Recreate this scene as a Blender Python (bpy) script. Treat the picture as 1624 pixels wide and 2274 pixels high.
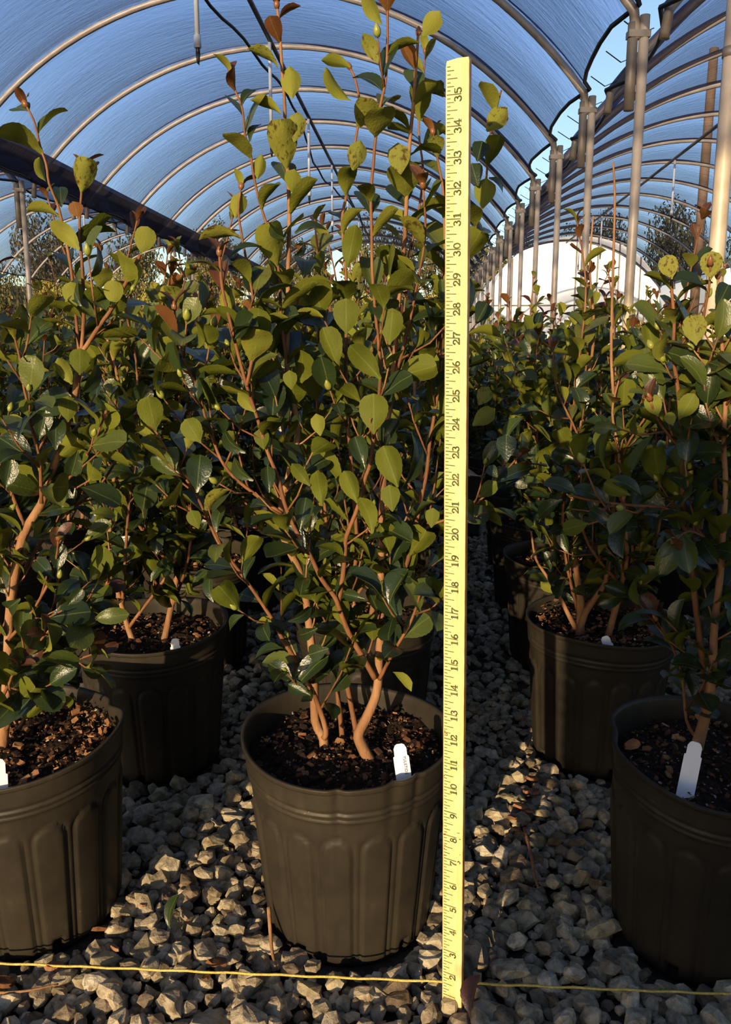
import bpy, bmesh, math, random
import numpy as np
from mathutils import Vector, Matrix, noise

for o in list(bpy.data.objects): bpy.data.objects.remove(o, do_unlink=True)
SC = bpy.context.scene
COL = SC.collection
R = math.radians

# ------------------------------------------------------------------ camera
F, CXP, CYP = 1850.0, 812.0, 1137.0          # focal length and centre in pixels of a 1624x2274 frame
CAMH, PITCH = 0.674, R(10.92)
cam_d = bpy.data.cameras.new('camera'); cam = bpy.data.objects.new('camera', cam_d); COL.objects.link(cam)
cam_d.sensor_fit = 'VERTICAL'; cam_d.sensor_height = 24.0; cam_d.lens = 24.0 * F / 2274.0
cam_d.clip_start = 0.02; cam_d.clip_end = 400
cam.location = (0, 0, CAMH); cam.rotation_euler = (R(90) - PITCH, 0, 0)
SC.camera = cam

# ------------------------------------------------------------------ sky, sun, exposure
SUN_AZ, SUN_EL = R(22.5), R(10.0)            # light travels forward and to the right, sun low behind the viewer
world = bpy.data.worlds.new('sky'); SC.world = world; world.use_nodes = True
wn, wl = world.node_tree.nodes, world.node_tree.links
sky = wn.new('ShaderNodeTexSky'); sky.sky_type = 'NISHITA'; sky.sun_disc = False
sky.sun_elevation = SUN_EL; sky.sun_rotation = R(180) + SUN_AZ
sky.air_density = 1.0; sky.dust_density = 1.3; sky.ozone_density = 1.6
wl.new(sky.outputs[0], wn['Background'].inputs[0]); wn['Background'].inputs[1].default_value = 0.24
sun_d = bpy.data.lights.new('sun_offscreen', 'SUN'); sun = bpy.data.objects.new('sun_offscreen', sun_d); COL.objects.link(sun)
sun_d.energy = 6.2; sun_d.color = (1.0, 0.76, 0.46); sun_d.angle = R(0.53)
ld = Vector((math.sin(SUN_AZ) * math.cos(SUN_EL), math.cos(SUN_AZ) * math.cos(SUN_EL), -math.sin(SUN_EL)))
sun.rotation_euler = ld.to_track_quat('-Z', 'Y').to_euler(); sun.location = (-4, -8, 5)
SC.view_settings.view_transform = 'Standard'; SC.view_settings.look = 'None'
SC.view_settings.exposure = 0.0; SC.view_settings.gamma = 1.0; SC.view_settings.use_curve_mapping = False

# ------------------------------------------------------------------ helpers
CP, SP = math.cos(PITCH), math.sin(PITCH)
CAM = Vector((0, 0, CAMH))
def ray(px, py):
    u, v = (px - CXP) / F, (CYP - py) / F
    return Vector((u, CP + v * SP, -SP + v * CP))
def P(px, py, y):            # point at forward distance y
    d = ray(px, py); return CAM + d * (y / d.y)
def G(px, py, z=0.0):        # point on a level plane
    d = ray(px, py); return CAM + d * ((z - CAMH) / d.z)
PSI = math.atan((945 - CXP) / F)             # the greenhouse axis lies a little right of the view
CG, SG = math.cos(PSI), math.sin(PSI)
def GH(x, y, z): return Vector((x * CG + y * SG, -x * SG + y * CG, z))

def tag(o, label=None, cat=None, group=None, kind=None):
    if label: o['label'] = label
    if cat: o['category'] = cat
    if group: o['group'] = group
    if kind: o['kind'] = kind
    return o
def link(name, me, parent=None, loc=None):
    o = bpy.data.objects.new(name, me); COL.objects.link(o)
    if parent: o.parent = parent
    if loc is not None: o.location = loc
    return o
def empty(name, loc=(0, 0, 0), rz=0.0):
    o = bpy.data.objects.new(name, None); COL.objects.link(o); o.location = loc; o.rotation_euler = (0, 0, rz)
    o.empty_display_size = 0.05
    return o

class MB:
    def __init__(s): s.v = []; s.f = []; s.m = []; s.mats = []
    def mi(s, mat):
        if mat not in s.mats: s.mats.append(mat)
        return s.mats.index(mat)
    def add(s, vs, fs, mat=None):
        b = len(s.v); s.v += [tuple(p) for p in vs]; s.f += [tuple(b + i for i in f) for f in fs]
        s.m += [s.mi(mat) if mat else 0] * len(fs)
    def box(s, c, size, mat=None, M=None):
        x, y, z = size[0] / 2, size[1] / 2, size[2] / 2
        vs = [Vector((i, j, k)) for i in (-x, x) for j in (-y, y) for k in (-z, z)]
        if M is not None: vs = [M @ p for p in vs]
        vs = [p + Vector(c) for p in vs]
        s.add(vs, [(0, 1, 3, 2), (4, 6, 7, 5), (0, 4, 5, 1), (2, 3, 7, 6), (0, 2, 6, 4), (1, 5, 7, 3)], mat)
    def tube(s, pts, rad, n=8, mat=None, caps=True):
        pts = [Vector(p) for p in pts]
        if not hasattr(rad, '__len__'): rad = [rad] * len(pts)
        vs, fs = [], []
        t0 = (pts[1] - pts[0]).normalized()
        a = t0.orthogonal().normalized()
        for i, p in enumerate(pts):
            t = (pts[min(i + 1, len(pts) - 1)] - pts[max(i - 1, 0)]).normalized()
            a = (a - t * a.dot(t)).normalized(); b = t.cross(a)
            for k in range(n):
                w = 2 * math.pi * k / n
                vs.append(p + (a * math.cos(w) + b * math.sin(w)) * rad[i])
        for i in range(len(pts) - 1):
            for k in range(n):
                k2 = (k + 1) % n
                fs.append((i * n + k, i * n + k2, (i + 1) * n + k2, (i + 1) * n + k))
        if caps:
            fs.append(tuple(range(n - 1, -1, -1))); fs.append(tuple(range((len(pts) - 1) * n, len(pts) * n)))
        s.add(vs, fs, mat)
    def mesh(s, name, mat=None, smooth=True):
        me = bpy.data.meshes.new(name); me.from_pydata(s.v, [], s.f)
        if s.mats:
            for m in s.mats: me.materials.append(m)
            me.polygons.foreach_set('material_index', s.m)
        elif mat: me.materials.append(mat)
        if smooth: me.polygons.foreach_set('use_smooth', [True] * len(me.polygons))
        me.update(); return me
    def obj(s, name, mat=None, parent=None, smooth=True): return link(name, s.mesh(name, mat, smooth), parent)

def catmull(pts, sub=4):
    pts = [Vector(p) for p in pts]; out = []
    for i in range(len(pts) - 1):
        p0, p1, p2, p3 = pts[max(i - 1, 0)], pts[i], pts[i + 1], pts[min(i + 2, len(pts) - 1)]
        for k in range(sub):
            t = k / sub
            out.append(0.5 * ((2 * p1) + (p2 - p0) * t + (2 * p0 - 5 * p1 + 4 * p2 - p3) * t * t + (3 * p1 - p0 - 3 * p2 + p3) * t ** 3))
    out.append(pts[-1]); return out

# ------------------------------------------------------------------ materials
def newmat(name):
    m = bpy.data.materials.new(name); m.use_nodes = True
    nt = m.node_tree; nt.nodes.clear()
    out = nt.nodes.new('ShaderNodeOutputMaterial')
    return m, nt.nodes, nt.links, out
def N(nodes, typ, **kw):
    n = nodes.new(typ)
    for k, v in kw.items(): setattr(n, k, v)
    return n
def ramp(nodes, stops):
    r = nodes.new('ShaderNodeValToRGB'); e = r.color_ramp.elements
    while len(e) < len(stops): e.new(0.5)
    for i, (p, c) in enumerate(stops):
        e[i].position = p; e[i].color = (c[0], c[1], c[2], 1)
    return r
def simple(name, stops, scale=20, rough=0.6, spec=0.5, metal=0.0, bump=0.0, bscale=None, coords='Object', detail=4, stretch=None, rnd=0.0):
    m, n, l, out = newmat(name)
    tc = N(n, 'ShaderNodeTexCoord'); src = tc.outputs[coords]
    if stretch:
        mp = N(n, 'ShaderNodeMapping'); mp.inputs['Scale'].default_value = stretch; l.new(src, mp.inputs[0]); src = mp.outputs[0]
    nz = N(n, 'ShaderNodeTexNoise'); nz.inputs['Scale'].default_value = scale; nz.inputs['Detail'].default_value = detail
    l.new(src, nz.inputs['Vector'])
    r = ramp(n, stops); fac = nz.outputs['Fac']
    if rnd:
        oi = N(n, 'ShaderNodeObjectInfo'); gi = N(n, 'ShaderNodeNewGeometry')
        a = N(n, 'ShaderNodeMath', operation='ADD'); l.new(oi.outputs['Random'], a.inputs[0]); l.new(gi.outputs['Random Per Island'], a.inputs[1])
        fr = N(n, 'ShaderNodeMath', operation='FRACT'); l.new(a.outputs[0], fr.inputs[0])
        ml = N(n, 'ShaderNodeMath', operation='MULTIPLY_ADD'); l.new(fr.outputs[0], ml.inputs[0]); ml.inputs[1].default_value = rnd; ml.inputs[2].default_value = -rnd / 2
        ad = N(n, 'ShaderNodeMath', operation='ADD'); l.new(fac, ad.inputs[0]); l.new(ml.outputs[0], ad.inputs[1]); fac = ad.outputs[0]
    l.new(fac, r.inputs[0])
    b = N(n, 'ShaderNodeBsdfPrincipled')
    l.new(r.outputs[0], b.inputs['Base Color']); b.inputs['Roughness'].default_value = rough
    b.inputs['Specular IOR Level'].default_value = spec; b.inputs['Metallic'].default_value = metal
    if bump:
        nb = N(n, 'ShaderNodeTexNoise'); nb.inputs['Scale'].default_value = bscale or scale * 4; nb.inputs['Detail'].default_value = 6
        l.new(src, nb.inputs['Vector'])
        bp = N(n, 'ShaderNodeBump'); bp.inputs['Strength'].default_value = bump; bp.inputs['Distance'].default_value = 0.002
        l.new(nb.outputs['Fac'], bp.inputs['Height']); l.new(bp.outputs[0], b.inputs['Normal'])
    l.new(b.outputs[0], out.inputs[0])
    return m

def leafmat(name, up, under, blot=None, rough=0.27):
    m, n, l, out = newmat(name)
    oi = N(n, 'ShaderNodeObjectInfo'); gi = N(n, 'ShaderNodeNewGeometry')
    a = N(n, 'ShaderNodeMath', operation='ADD'); l.new(oi.outputs['Random'], a.inputs[0]); l.new(gi.outputs['Random Per Island'], a.inputs[1])
    fr = N(n, 'ShaderNodeMath', operation='FRACT'); l.new(a.outputs[0], fr.inputs[0])
    ru = ramp(n, [(0, up[0]), (1, up[1])]); rd = ramp(n, [(0, under[0]), (1, under[1])])
    l.new(fr.outputs[0], ru.inputs[0]); l.new(fr.outputs[0], rd.inputs[0])
    uv = N(n, 'ShaderNodeUVMap'); sp = N(n, 'ShaderNodeSeparateXYZ'); l.new(uv.outputs[0], sp.inputs[0])
    # midrib
    s1 = N(n, 'ShaderNodeMath', operation='SUBTRACT'); l.new(sp.outputs[0], s1.inputs[0]); s1.inputs[1].default_value = 0.5
    s2 = N(n, 'ShaderNodeMath', operation='ABSOLUTE'); l.new(s1.outputs[0], s2.inputs[0])
    mr = N(n, 'ShaderNodeMapRange'); mr.inputs['From Min'].default_value = 0.010; mr.inputs['From Max'].default_value = 0.028
    mr.inputs['To Min'].default_value = 0.36; mr.inputs['To Max'].default_value = 0.0; l.new(s2.outputs[0], mr.inputs['Value'])
    mix = N(n, 'ShaderNodeMix', data_type='RGBA'); l.new(gi.outputs['Backfacing'], mix.inputs[0])
    l.new(ru.outputs[0], mix.inputs[6]); l.new(rd.outputs[0], mix.inputs[7])
    col = mix.outputs[2]
    mm = N(n, 'ShaderNodeMix', data_type='RGBA'); l.new(mr.outputs[0], mm.inputs[0]); l.new(col, mm.inputs[6])
    mm.inputs[7].default_value = (0.20, 0.24, 0.07, 1); col = mm.outputs[2]
    if blot:
        tc = N(n, 'ShaderNodeTexCoord'); nz = N(n, 'ShaderNodeTexNoise', noise_dimensions='4D'); nz.inputs['Scale'].default_value = 5; nz.inputs['Detail'].default_value = 6; nz.inputs['Roughness'].default_value = 0.7
        l.new(uv.outputs[0], nz.inputs['Vector'])
        w = N(n, 'ShaderNodeMath', operation='MULTIPLY'); l.new(fr.outputs[0], w.inputs[0]); w.inputs[1].default_value = 40; l.new(w.outputs[0], nz.inputs['W'])
        br = ramp(n, [(0.52, (0, 0, 0)), (0.60, (1, 1, 1))]); l.new(nz.outputs['Fac'], br.inputs[0])
        bm_ = N(n, 'ShaderNodeMix', data_type='RGBA'); l.new(br.outputs[0], bm_.inputs[0]); l.new(col, bm_.inputs[6]); bm_.inputs[7].default_value = (*blot, 1); col = bm_.outputs[2]
    b = N(n, 'ShaderNodeBsdfPrincipled'); l.new(col, b.inputs['Base Color'])
    rr = N(n, 'ShaderNodeMapRange'); rr.inputs['To Min'].default_value = rough; rr.inputs['To Max'].default_value = 0.55; l.new(gi.outputs['Backfacing'], rr.inputs['Value']); l.new(rr.outputs[0], b.inputs['Roughness'])
    sr = N(n, 'ShaderNodeMapRange'); sr.inputs['To Min'].default_value = .55; sr.inputs['To Max'].default_value = .10; l.new(gi.outputs['Backfacing'], sr.inputs['Value']); l.new(sr.outputs[0], b.inputs['Specular IOR Level'])
    nb = N(n, 'ShaderNodeTexNoise'); nb.inputs['Scale'].default_value = 14; nb.inputs['Detail'].default_value = 4; l.new(uv.outputs[0], nb.inputs['Vector'])
    bp = N(n, 'ShaderNodeBump'); bp.inputs['Strength'].default_value = 0.25; bp.inputs['Distance'].default_value = 0.002; l.new(nb.outputs['Fac'], bp.inputs['Height']); l.new(bp.outputs[0], b.inputs['Normal'])
    tr = N(n, 'ShaderNodeBsdfTranslucent'); l.new(rd.outputs[0], tr.inputs[0])
    ms = N(n, 'ShaderNodeMixShader'); ms.inputs[0].default_value = 0.16; l.new(b.outputs[0], ms.inputs[1]); l.new(tr.outputs[0], ms.inputs[2])
    l.new(ms.outputs[0], out.inputs[0])
    return m
M_MAT = leafmat('leaf_mature', ((.016, .030, .010), (.030, .048, .014)), ((.082, .100, .012), (.125, .140, .018)))
M_YNG = leafmat('leaf_young', ((.050, .075, .014), (.095, .115, .022)), ((.14, .155, .020), (.21, .215, .035)), rough=.34)
M_BLT = leafmat('leaf_blotched', ((.075, .095, .018), (.12, .13, .022)), ((.15, .17, .03), (.21, .21, .035)), blot=(.075, .040, .012), rough=.36)
M_BRZ = leafmat('leaf_bronze', ((.060, .022, .012), (.10, .040, .018)), ((.11, .042, .018), (.19, .085, .028)), rough=.36)
LEAFMATS = [M_MAT, M_YNG, M_BLT, M_BRZ]
M_BARK = simple('stem_bark', [(.25, (.10, .040, .016)), (.55, (.205, .088, .036)), (.8, (.31, .16, .072))], 60, .7, .3, bump=.5, bscale=300, stretch=(1, 1, .25))
M_TRUNK = simple('trunk_bark', [(.25, (.16, .075, .034)), (.55, (.30, .155, .074)), (.8, (.40, .24, .13))], 45, .75, .25, bump=.6, bscale=260, stretch=(1, 1, .4))
M_BUD = simple('bud_green', [(.3, (.16, .20, .03)), (.7, (.30, .30, .06))], 60, .4)
M_BUDR = simple('bud_bronze', [(.3, (.13, .04, .02)), (.7, (.28, .12, .04))], 60, .4)
M_SOIL = simple('potting_soil', [(.3, (.007, .0045, .003)), (.55, (.022, .012, .007)), (.75, (.06, .033, .018))], 160, .9, .2, bump=1, bscale=400)
M_CHIP = simple('bark_mulch', [(.2, (.016, .009, .006)), (.5, (.045, .022, .012)), (.75, (.14, .060, .026)), (.98, (.34, .18, .08))], 30, .85, .2, bump=.6, bscale=200, rnd=.9)
M_PERL = simple('perlite', [(.3, (.22, .18, .14)), (.7, (.42, .36, .29))], 50, .9)
M_GROUND = simple('gravel_fines', [(.3, (.035, .026, .018)), (.7, (.12, .095, .065))], 40, .95, .2, bump=1, bscale=200)
M_TWINE = simple('yellow_twine', [(.3, (.50, .36, .07)), (.7, (.72, .56, .14))], 200, .7, stretch=(1, 1, 1), bump=.6, bscale=900)
M_STEEL = simple('galvanised_steel', [(.3, (.42, .35, .27)), (.7, (.60, .51, .40))], 12, .45, .5, metal=.12)
M_STEELD = simple('weathered_steel', [(.3, (.20, .17, .14)), (.7, (.32, .28, .23))], 14, .5, .5, metal=.3)
M_PVC = simple('white_pvc', [(.3, (.78, .78, .74)), (.7, (.88, .88, .84))], 10, .35)
M_BLACK = simple('black_plastic', [(.3, (.010, .010, .010)), (.7, (.022, .021, .020))], 20, .5)
M_TAG = simple('white_tag_plastic', [(.3, (.84, .85, .88)), (.7, (.90, .91, .94))], 20, .45)
M_INK = simple('tag_ink', [(.3, (.05, .05, .06)), (.7, (.09, .09, .10))], 50, .8)
M_GINK = simple('green_print', [(.25, (.05, .085, .025)), (.5, (.075, .10, .03)), (.75, (.17, .17, .05))], 90, .8, coords='Object', detail=6)
M_RINK = simple('dark_red_stain', [(.3, (.08, .015, .01)), (.7, (.14, .03, .02))], 90, .8)
M_WHITE = simple('white_poly_sheet', [(.3, (.80, .80, .78)), (.7, (.90, .90, .88))], 2, .5)
M_WOOD = simple('weathered_wood', [(.3, (.20, .12, .07)), (.7, (.34, .22, .13))], 3, .8)

def potmat():
    m, n, l, out = newmat('black_nursery_plastic')
    tc = N(n, 'ShaderNodeTexCoord')
    nz = N(n, 'ShaderNodeTexNoise'); nz.inputs['Scale'].default_value = 9; nz.inputs['Detail'].default_value = 9; nz.inputs['Roughness'].default_value = .7
    l.new(tc.outputs['Object'], nz.inputs['Vector'])
    mp = N(n, 'ShaderNodeMapping'); mp.inputs['Scale'].default_value = (1, 1, .25); l.new(tc.outputs['Object'], mp.inputs[0])
    n2 = N(n, 'ShaderNodeTexNoise'); n2.inputs['Scale'].default_value = 120; n2.inputs['Detail'].default_value = 3; l.new(mp.outputs[0], n2.inputs['Vector'])
    vo = N(n, 'ShaderNodeTexVoronoi'); vo.inputs['Scale'].default_value = 130; l.new(tc.outputs['Object'], vo.inputs['Vector'])
    sp = N(n, 'ShaderNodeMapRange'); sp.inputs['From Min'].default_value = .05; sp.inputs['From Max'].default_value = .09; sp.inputs['To Min'].default_value = 1; sp.inputs['To Max'].default_value = 0; l.new(vo.outputs['Distance'], sp.inputs['Value'])
    r = ramp(n, [(.35, (.021, .0175, .013)), (.62, (.035, .029, .020)), (.85, (.075, .060, .042))])
    a = N(n, 'ShaderNodeMath', operation='MULTIPLY_ADD'); l.new(n2.outputs['Fac'], a.inputs[0]); a.inputs[1].default_value = .3; l.new(nz.outputs['Fac'], a.inputs[2])
    s = N(n, 'ShaderNodeMath', operation='SUBTRACT'); l.new(a.outputs[0], s.inputs[0]); s.inputs[1].default_value = .15
    l.new(s.outputs[0], r.inputs[0])
    gm = N(n, 'ShaderNodeMath', operation='GREATER_THAN'); gm.inputs[1].default_value = .60; l.new(nz.outputs['Fac'], gm.inputs[0])
    sm = N(n, 'ShaderNodeMath', operation='MULTIPLY'); l.new(gm.outputs[0], sm.inputs[0]); l.new(sp.outputs[0], sm.inputs[1])
    mx = N(n, 'ShaderNodeMix', data_type='RGBA'); l.new(sm.outputs[0], mx.inputs[0]); l.new(r.outputs[0], mx.inputs[6]); mx.inputs[7].default_value = (.20, .17, .12, 1)
    b = N(n, 'ShaderNodeBsdfPrincipled'); l.new(mx.outputs[2], b.inputs['Base Color']); b.inputs['Roughness'].default_value = .5; b.inputs['Specular IOR Level'].default_value = .26
    bp = N(n, 'ShaderNodeBump'); bp.inputs['Strength'].default_value = .15; bp.inputs['Distance'].default_value = .001; l.new(n2.outputs['Fac'], bp.inputs['Height']); l.new(bp.outputs[0], b.inputs['Normal'])
    l.new(b.outputs[0], out.inputs[0]); return m
M_POT = potmat()

def stonemat():
    m, n, l, out = newmat('crushed_limestone')
    oi = N(n, 'ShaderNodeObjectInfo'); gi = N(n, 'ShaderNodeNewGeometry')
    a = N(n, 'ShaderNodeMath', operation='ADD'); l.new(oi.outputs['Random'], a.inputs[0]); l.new(gi.outputs['Random Per Island'], a.inputs[1])
    fr = N(n, 'ShaderNodeMath', operation='FRACT'); l.new(a.outputs[0], fr.inputs[0])
    r = ramp(n, [(0, (.17, .125, .08)), (.3, (.42, .345, .235)), (.6, (.58, .49, .335)), (.85, (.34, .285, .17)), (1, (.68, .60, .45))]); l.new(fr.outputs[0], r.inputs[0])
    tc = N(n, 'ShaderNodeTexCoord'); nz = N(n, 'ShaderNodeTexNoise'); nz.inputs['Scale'].default_value = 70; nz.inputs['Detail'].default_value = 8; nz.inputs['Roughness'].default_value = .65
    l.new(gi.outputs['Position'], nz.inputs['Vector'])
    dr = ramp(n, [(.32, (.35, .30, .24)), (.58, (1, 1, 1))]); l.new(nz.outputs['Fac'], dr.inputs[0])
    mx = N(n, 'ShaderNodeMix', data_type='RGBA', blend_type='MULTIPLY'); mx.inputs[0].default_value = 1; l.new(r.outputs[0], mx.inputs[6]); l.new(dr.outputs[0], mx.inputs[7])
    b = N(n, 'ShaderNodeBsdfPrincipled'); l.new(mx.outputs[2], b.inputs['Base Color']); b.inputs['Roughness'].default_value = .85; b.inputs['Specular IOR Level'].default_value = .25
    bp = N(n, 'ShaderNodeBump'); bp.inputs['Strength'].default_value = .8; bp.inputs['Distance'].default_value = .006; l.new(nz.outputs['Fac'], bp.inputs['Height']); l.new(bp.outputs[0], b.inputs['Normal'])
    l.new(b.outputs[0], out.inputs[0]); return m
M_STONE = stonemat()

def rulermat():
    m, n, l, out = newmat('varnished_yellow_wood')
    tc = N(n, 'ShaderNodeTexCoord'); mp = N(n, 'ShaderNodeMapping'); mp.inputs['Scale'].default_value = (1, 1, .04); l.new(tc.outputs['Object'], mp.inputs[0])
    nz = N(n, 'ShaderNodeTexNoise'); nz.inputs['Scale'].default_value = 260; nz.inputs['Detail'].default_value = 5; l.new(mp.outputs[0], nz.inputs['Vector'])
    r = ramp(n, [(.3, (.64, .50, .20)), (.7, (.80, .68, .33))]); l.new(nz.outputs['Fac'], r.inputs[0])
    # worn brown edges and foot
    sx = N(n, 'ShaderNodeSeparateXYZ'); l.new(tc.outputs['Object'], sx.inputs[0])
    ab = N(n, 'ShaderNodeMath', operation='ABSOLUTE'); l.new(sx.outputs[0], ab.inputs[0])
    n2 = N(n, 'ShaderNodeTexNoise'); n2.inputs['Scale'].default_value = 60; n2.inputs['Detail'].default_value = 5; l.new(tc.outputs['Object'], n2.inputs['Vector'])
    ed = N(n, 'ShaderNodeMath', operation='MULTIPLY_ADD'); l.new(n2.outputs['Fac'], ed.inputs[0]); ed.inputs[1].default_value = .0016; l.new(ab.outputs[0], ed.inputs[2])
    er = N(n, 'ShaderNodeMapRange'); er.inputs['From Min'].default_value = .0105; er.inputs['From Max'].default_value = .0115; l.new(ed.outputs[0], er.inputs['Value'])
    ft = N(n, 'ShaderNodeMath', operation='MULTIPLY_ADD'); l.new(n2.outputs['Fac'], ft.inputs[0]); ft.inputs[1].default_value = .05; l.new(sx.outputs[2], ft.inputs[2])
    fr = N(n, 'ShaderNodeMapRange'); fr.inputs['From Min'].default_value = .025; fr.inputs['From Max'].default_value = .055; fr.inputs['To Min'].default_value = .6; fr.inputs['To Max'].default_value = 0; l.new(ft.outputs[0], fr.inputs['Value'])
    mxx = N(n, 'ShaderNodeMath', operation='MAXIMUM'); l.new(er.outputs[0], mxx.inputs[0]); l.new(fr.outputs[0], mxx.inputs[1])
    mx = N(n, 'ShaderNodeMix', data_type='RGBA'); l.new(mxx.outputs[0], mx.inputs[0]); l.new(r.outputs[0], mx.inputs[6]); mx.inputs[7].default_value = (.36, .19, .075, 1)
    b = N(n, 'ShaderNodeBsdfPrincipled'); l.new(mx.outputs[2], b.inputs['Base Color']); b.inputs['Roughness'].default_value = .42; b.inputs['Specular IOR Level'].default_value = .35
    l.new(b.outputs[0], out.inputs[0]); return m
M_RULER = rulermat()

def filmmat(name, tint, cov0, cov1, body):
    m, n, l, out = newmat(name)
    uv = N(n, 'ShaderNodeUVMap')
    mp = N(n, 'ShaderNodeMapping'); mp.inputs['Scale'].default_value = (9, 1.2, 1); l.new(uv.outputs[0], mp.inputs[0])
    nz = N(n, 'ShaderNodeTexNoise'); nz.inputs['Scale'].default_value = 3; nz.inputs['Detail'].default_value = 6; nz.inputs['Roughness'].default_value = .65; nz.inputs['Distortion'].default_value = .4; l.new(mp.outputs[0], nz.inputs['Vector'])
    bp = N(n, 'ShaderNodeBump'); bp.inputs['Strength'].default_value = .35; bp.inputs['Distance'].default_value = .05; l.new(nz.outputs['Fac'], bp.inputs['Height'])
    lw = N(n, 'ShaderNodeLayerWeight'); lw.inputs['Blend'].default_value = .5; l.new(bp.outputs[0], lw.inputs['Normal'])
    pw = N(n, 'ShaderNodeMath', operation='POWER'); l.new(lw.outputs['Facing'], pw.inputs[0]); pw.inputs[1].default_value = 1.9
    mr = N(n, 'ShaderNodeMapRange'); mr.inputs['To Min'].default_value = cov0; mr.inputs['To Max'].default_value = cov1; l.new(pw.outputs[0], mr.inputs['Value'])
    t = N(n, 'ShaderNodeBsdfTransparent'); t.inputs[0].default_value = (*tint, 1)
    d = N(n, 'ShaderNodeBsdfDiffuse'); d.inputs[0].default_value = (*body, 1)
    tr = N(n, 'ShaderNodeBsdfTranslucent'); tr.inputs[0].default_value = (*body, 1)
    ms = N(n, 'ShaderNodeMixShader'); ms.inputs[0].default_value = .5; l.new(d.outputs[0], ms.inputs[1]); l.new(tr.outputs[0], ms.inputs[2])
    mf = N(n, 'ShaderNodeMixShader'); l.new(mr.outputs[0], mf.inputs[0]); l.new(t.outputs[0], mf.inputs[1]); l.new(ms.outputs[0], mf.inputs[2])
    l.new(mf.outputs[0], out.inputs[0]); return m
M_FILM = filmmat('dark_shade_film', (.68, .73, .96), .02, 1.0, (.060, .046, .040))
M_CURT = filmmat('dark_curtain_film', (.14, .15, .22), .55, .95, (.11, .09, .085))

# ------------------------------------------------------------------ ground
floor = link('floor', None)
b = MB(); S = 90.0
xs = [-S, -6, -2, 2, 6, S]
b.add([(x, y, -0.006) for y in (-S, -6, 0, 6, 12, S) for x in xs], [(j * 6 + i, j * 6 + i + 1, (j + 1) * 6 + i + 1, (j + 1) * 6 + i) for j in range(5) for i in range(5)])
bpy.data.objects.remove(floor); floor = b.obj('floor', M_GROUND, smooth=False)
tag(floor, 'dark earth floor covered with crushed limestone gravel', 'floor', kind='structure')

POT_BR, POT_TR, POT_H = 0.096, 0.117, 0.243
NEAR = {'center': (-.020, .893), 'left': (-.402, .900), 'right': (.392, .855),
        'midleft': (-.345, 1.285), 'behind': (.000, 1.345), 'midright': (.385, 1.305)}
potpos = list(NEAR.values())

rs = random.Random(5)
def hull_stone(seed, n=30):
    q = random.Random(seed); bm = bmesh.new()
    sx, sy, sz = q.uniform(.85, 1.25), q.uniform(.65, 1.0), q.uniform(.5, .8)
    for _ in range(n):
        v = Vector((q.gauss(0, 1), q.gauss(0, 1), q.gauss(0, 1))).normalized() * q.uniform(.74, 1.06)
        bm.verts.new((v.x * sx * .5, v.y * sy * .5, v.z * sz * .5))
    r = bmesh.ops.convex_hull(bm, input=bm.verts)
    bmesh.ops.delete(bm, geom=[g for g in r['geom_interior'] if isinstance(g, bmesh.types.BMVert)], context='VERTS')
    me = bpy.data.meshes.new('stone'); bm.to_mesh(me); bm.free(); me.materials.append(M_STONE); return me
STONES = [hull_stone(100 + i) for i in range(26)]
def rough_stone(me, k):
    bm = bmesh.new(); bm.from_mesh(me)
    bmesh.ops.subdivide_edges(bm, edges=bm.edges, cuts=1, use_grid_fill=True)
    for v in bm.verts:
        n_ = noise.noise_vector(v.co * 5 + Vector((k, 0, 0))); v.co += v.co.normalized() * (.055 * n_.x) + n_ * .012
    o = bpy.data.meshes.new('stone'); bm.to_mesh(o); bm.free(); o.materials.append(M_STONE); return o
ROUGH = [rough_stone(m_, i) for i, m_ in enumerate(STONES)]
SV = []
for me in STONES:
    me.calc_loop_triangles()
    SV.append((np.array([v.co[:] for v in me.vertices]), [tuple(p.vertices) for p in me.polygons]))
stones = []
def clear(x, y, r): return all((x - a) ** 2 + (y - c) ** 2 > (r) ** 2 for a, c in potpos)
def scatter(x0, x1, y0, y1, step, size0, size1, zoff):
    y = y0
    while y < y1:
        x = x0
        while x < x1:
            px, py = x + rs.uniform(-.45, .45) * step, y + rs.uniform(-.45, .45) * step
            if clear(px, py, POT_BR + .004):
                s = rs.uniform(size0, size1) * (1.35 if rs.random() < .12 else 1)
                stones.append((px, py, zoff + rs.uniform(-.002, .008), s, rs.uniform(0, 6.28), rs.uniform(-.5, .5), rs.uniform(-.5, .5), rs.randrange(len(STONES))))
            x += step
        y += step
scatter(-.75, .75, .60, 1.55, .0145, .013, .026, .003)
scatter(-.75, .75, .60, 1.3, .029, .022, .037, .010)
scatter(-1.6, 1.6, 1.55, 3.2, .028, .022, .036, .006)
scatter(-.9, .9, .30, .60, .030, .020, .036, .006)
def stone_mat(t):
    x, y, z, s, a, e, f, k = t
    return Matrix.Translation((x, y, z)) @ Matrix.Rotation(a, 4, 'Z') @ Matrix.Rotation(e, 4, 'X') @ Matrix.Rotation(f, 4, 'Y') @ Matrix.Scale(s, 4)
def vis(t):
    x, y, z, s = t[:4]
    d = Vector((x, y, z)) - CAM; zc = d.y * CP - d.z * SP
    px = CXP + F * d.x / zc; py = CYP - F * (d.y * SP + d.z * CP) / zc
    if not (-20 < px < 1644 and py < 2300): return 0
    for a, c in potpos:                      # behind a near pot
        if abs(x / y - a / c) * c < .085 and y > c: return 0
    return s / zc
order = sorted(range(len(stones)), key=lambda i: -vis(stones[i]) * (1.3 if stones[i][2] > .008 else 1))
big = set(order[:300])
for i in order[:300]:
    o = link('stone', ROUGH[stones[i][7]], floor); o.matrix_world = stone_mat(stones[i])
V, Fc, off = [], [], 0
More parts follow.
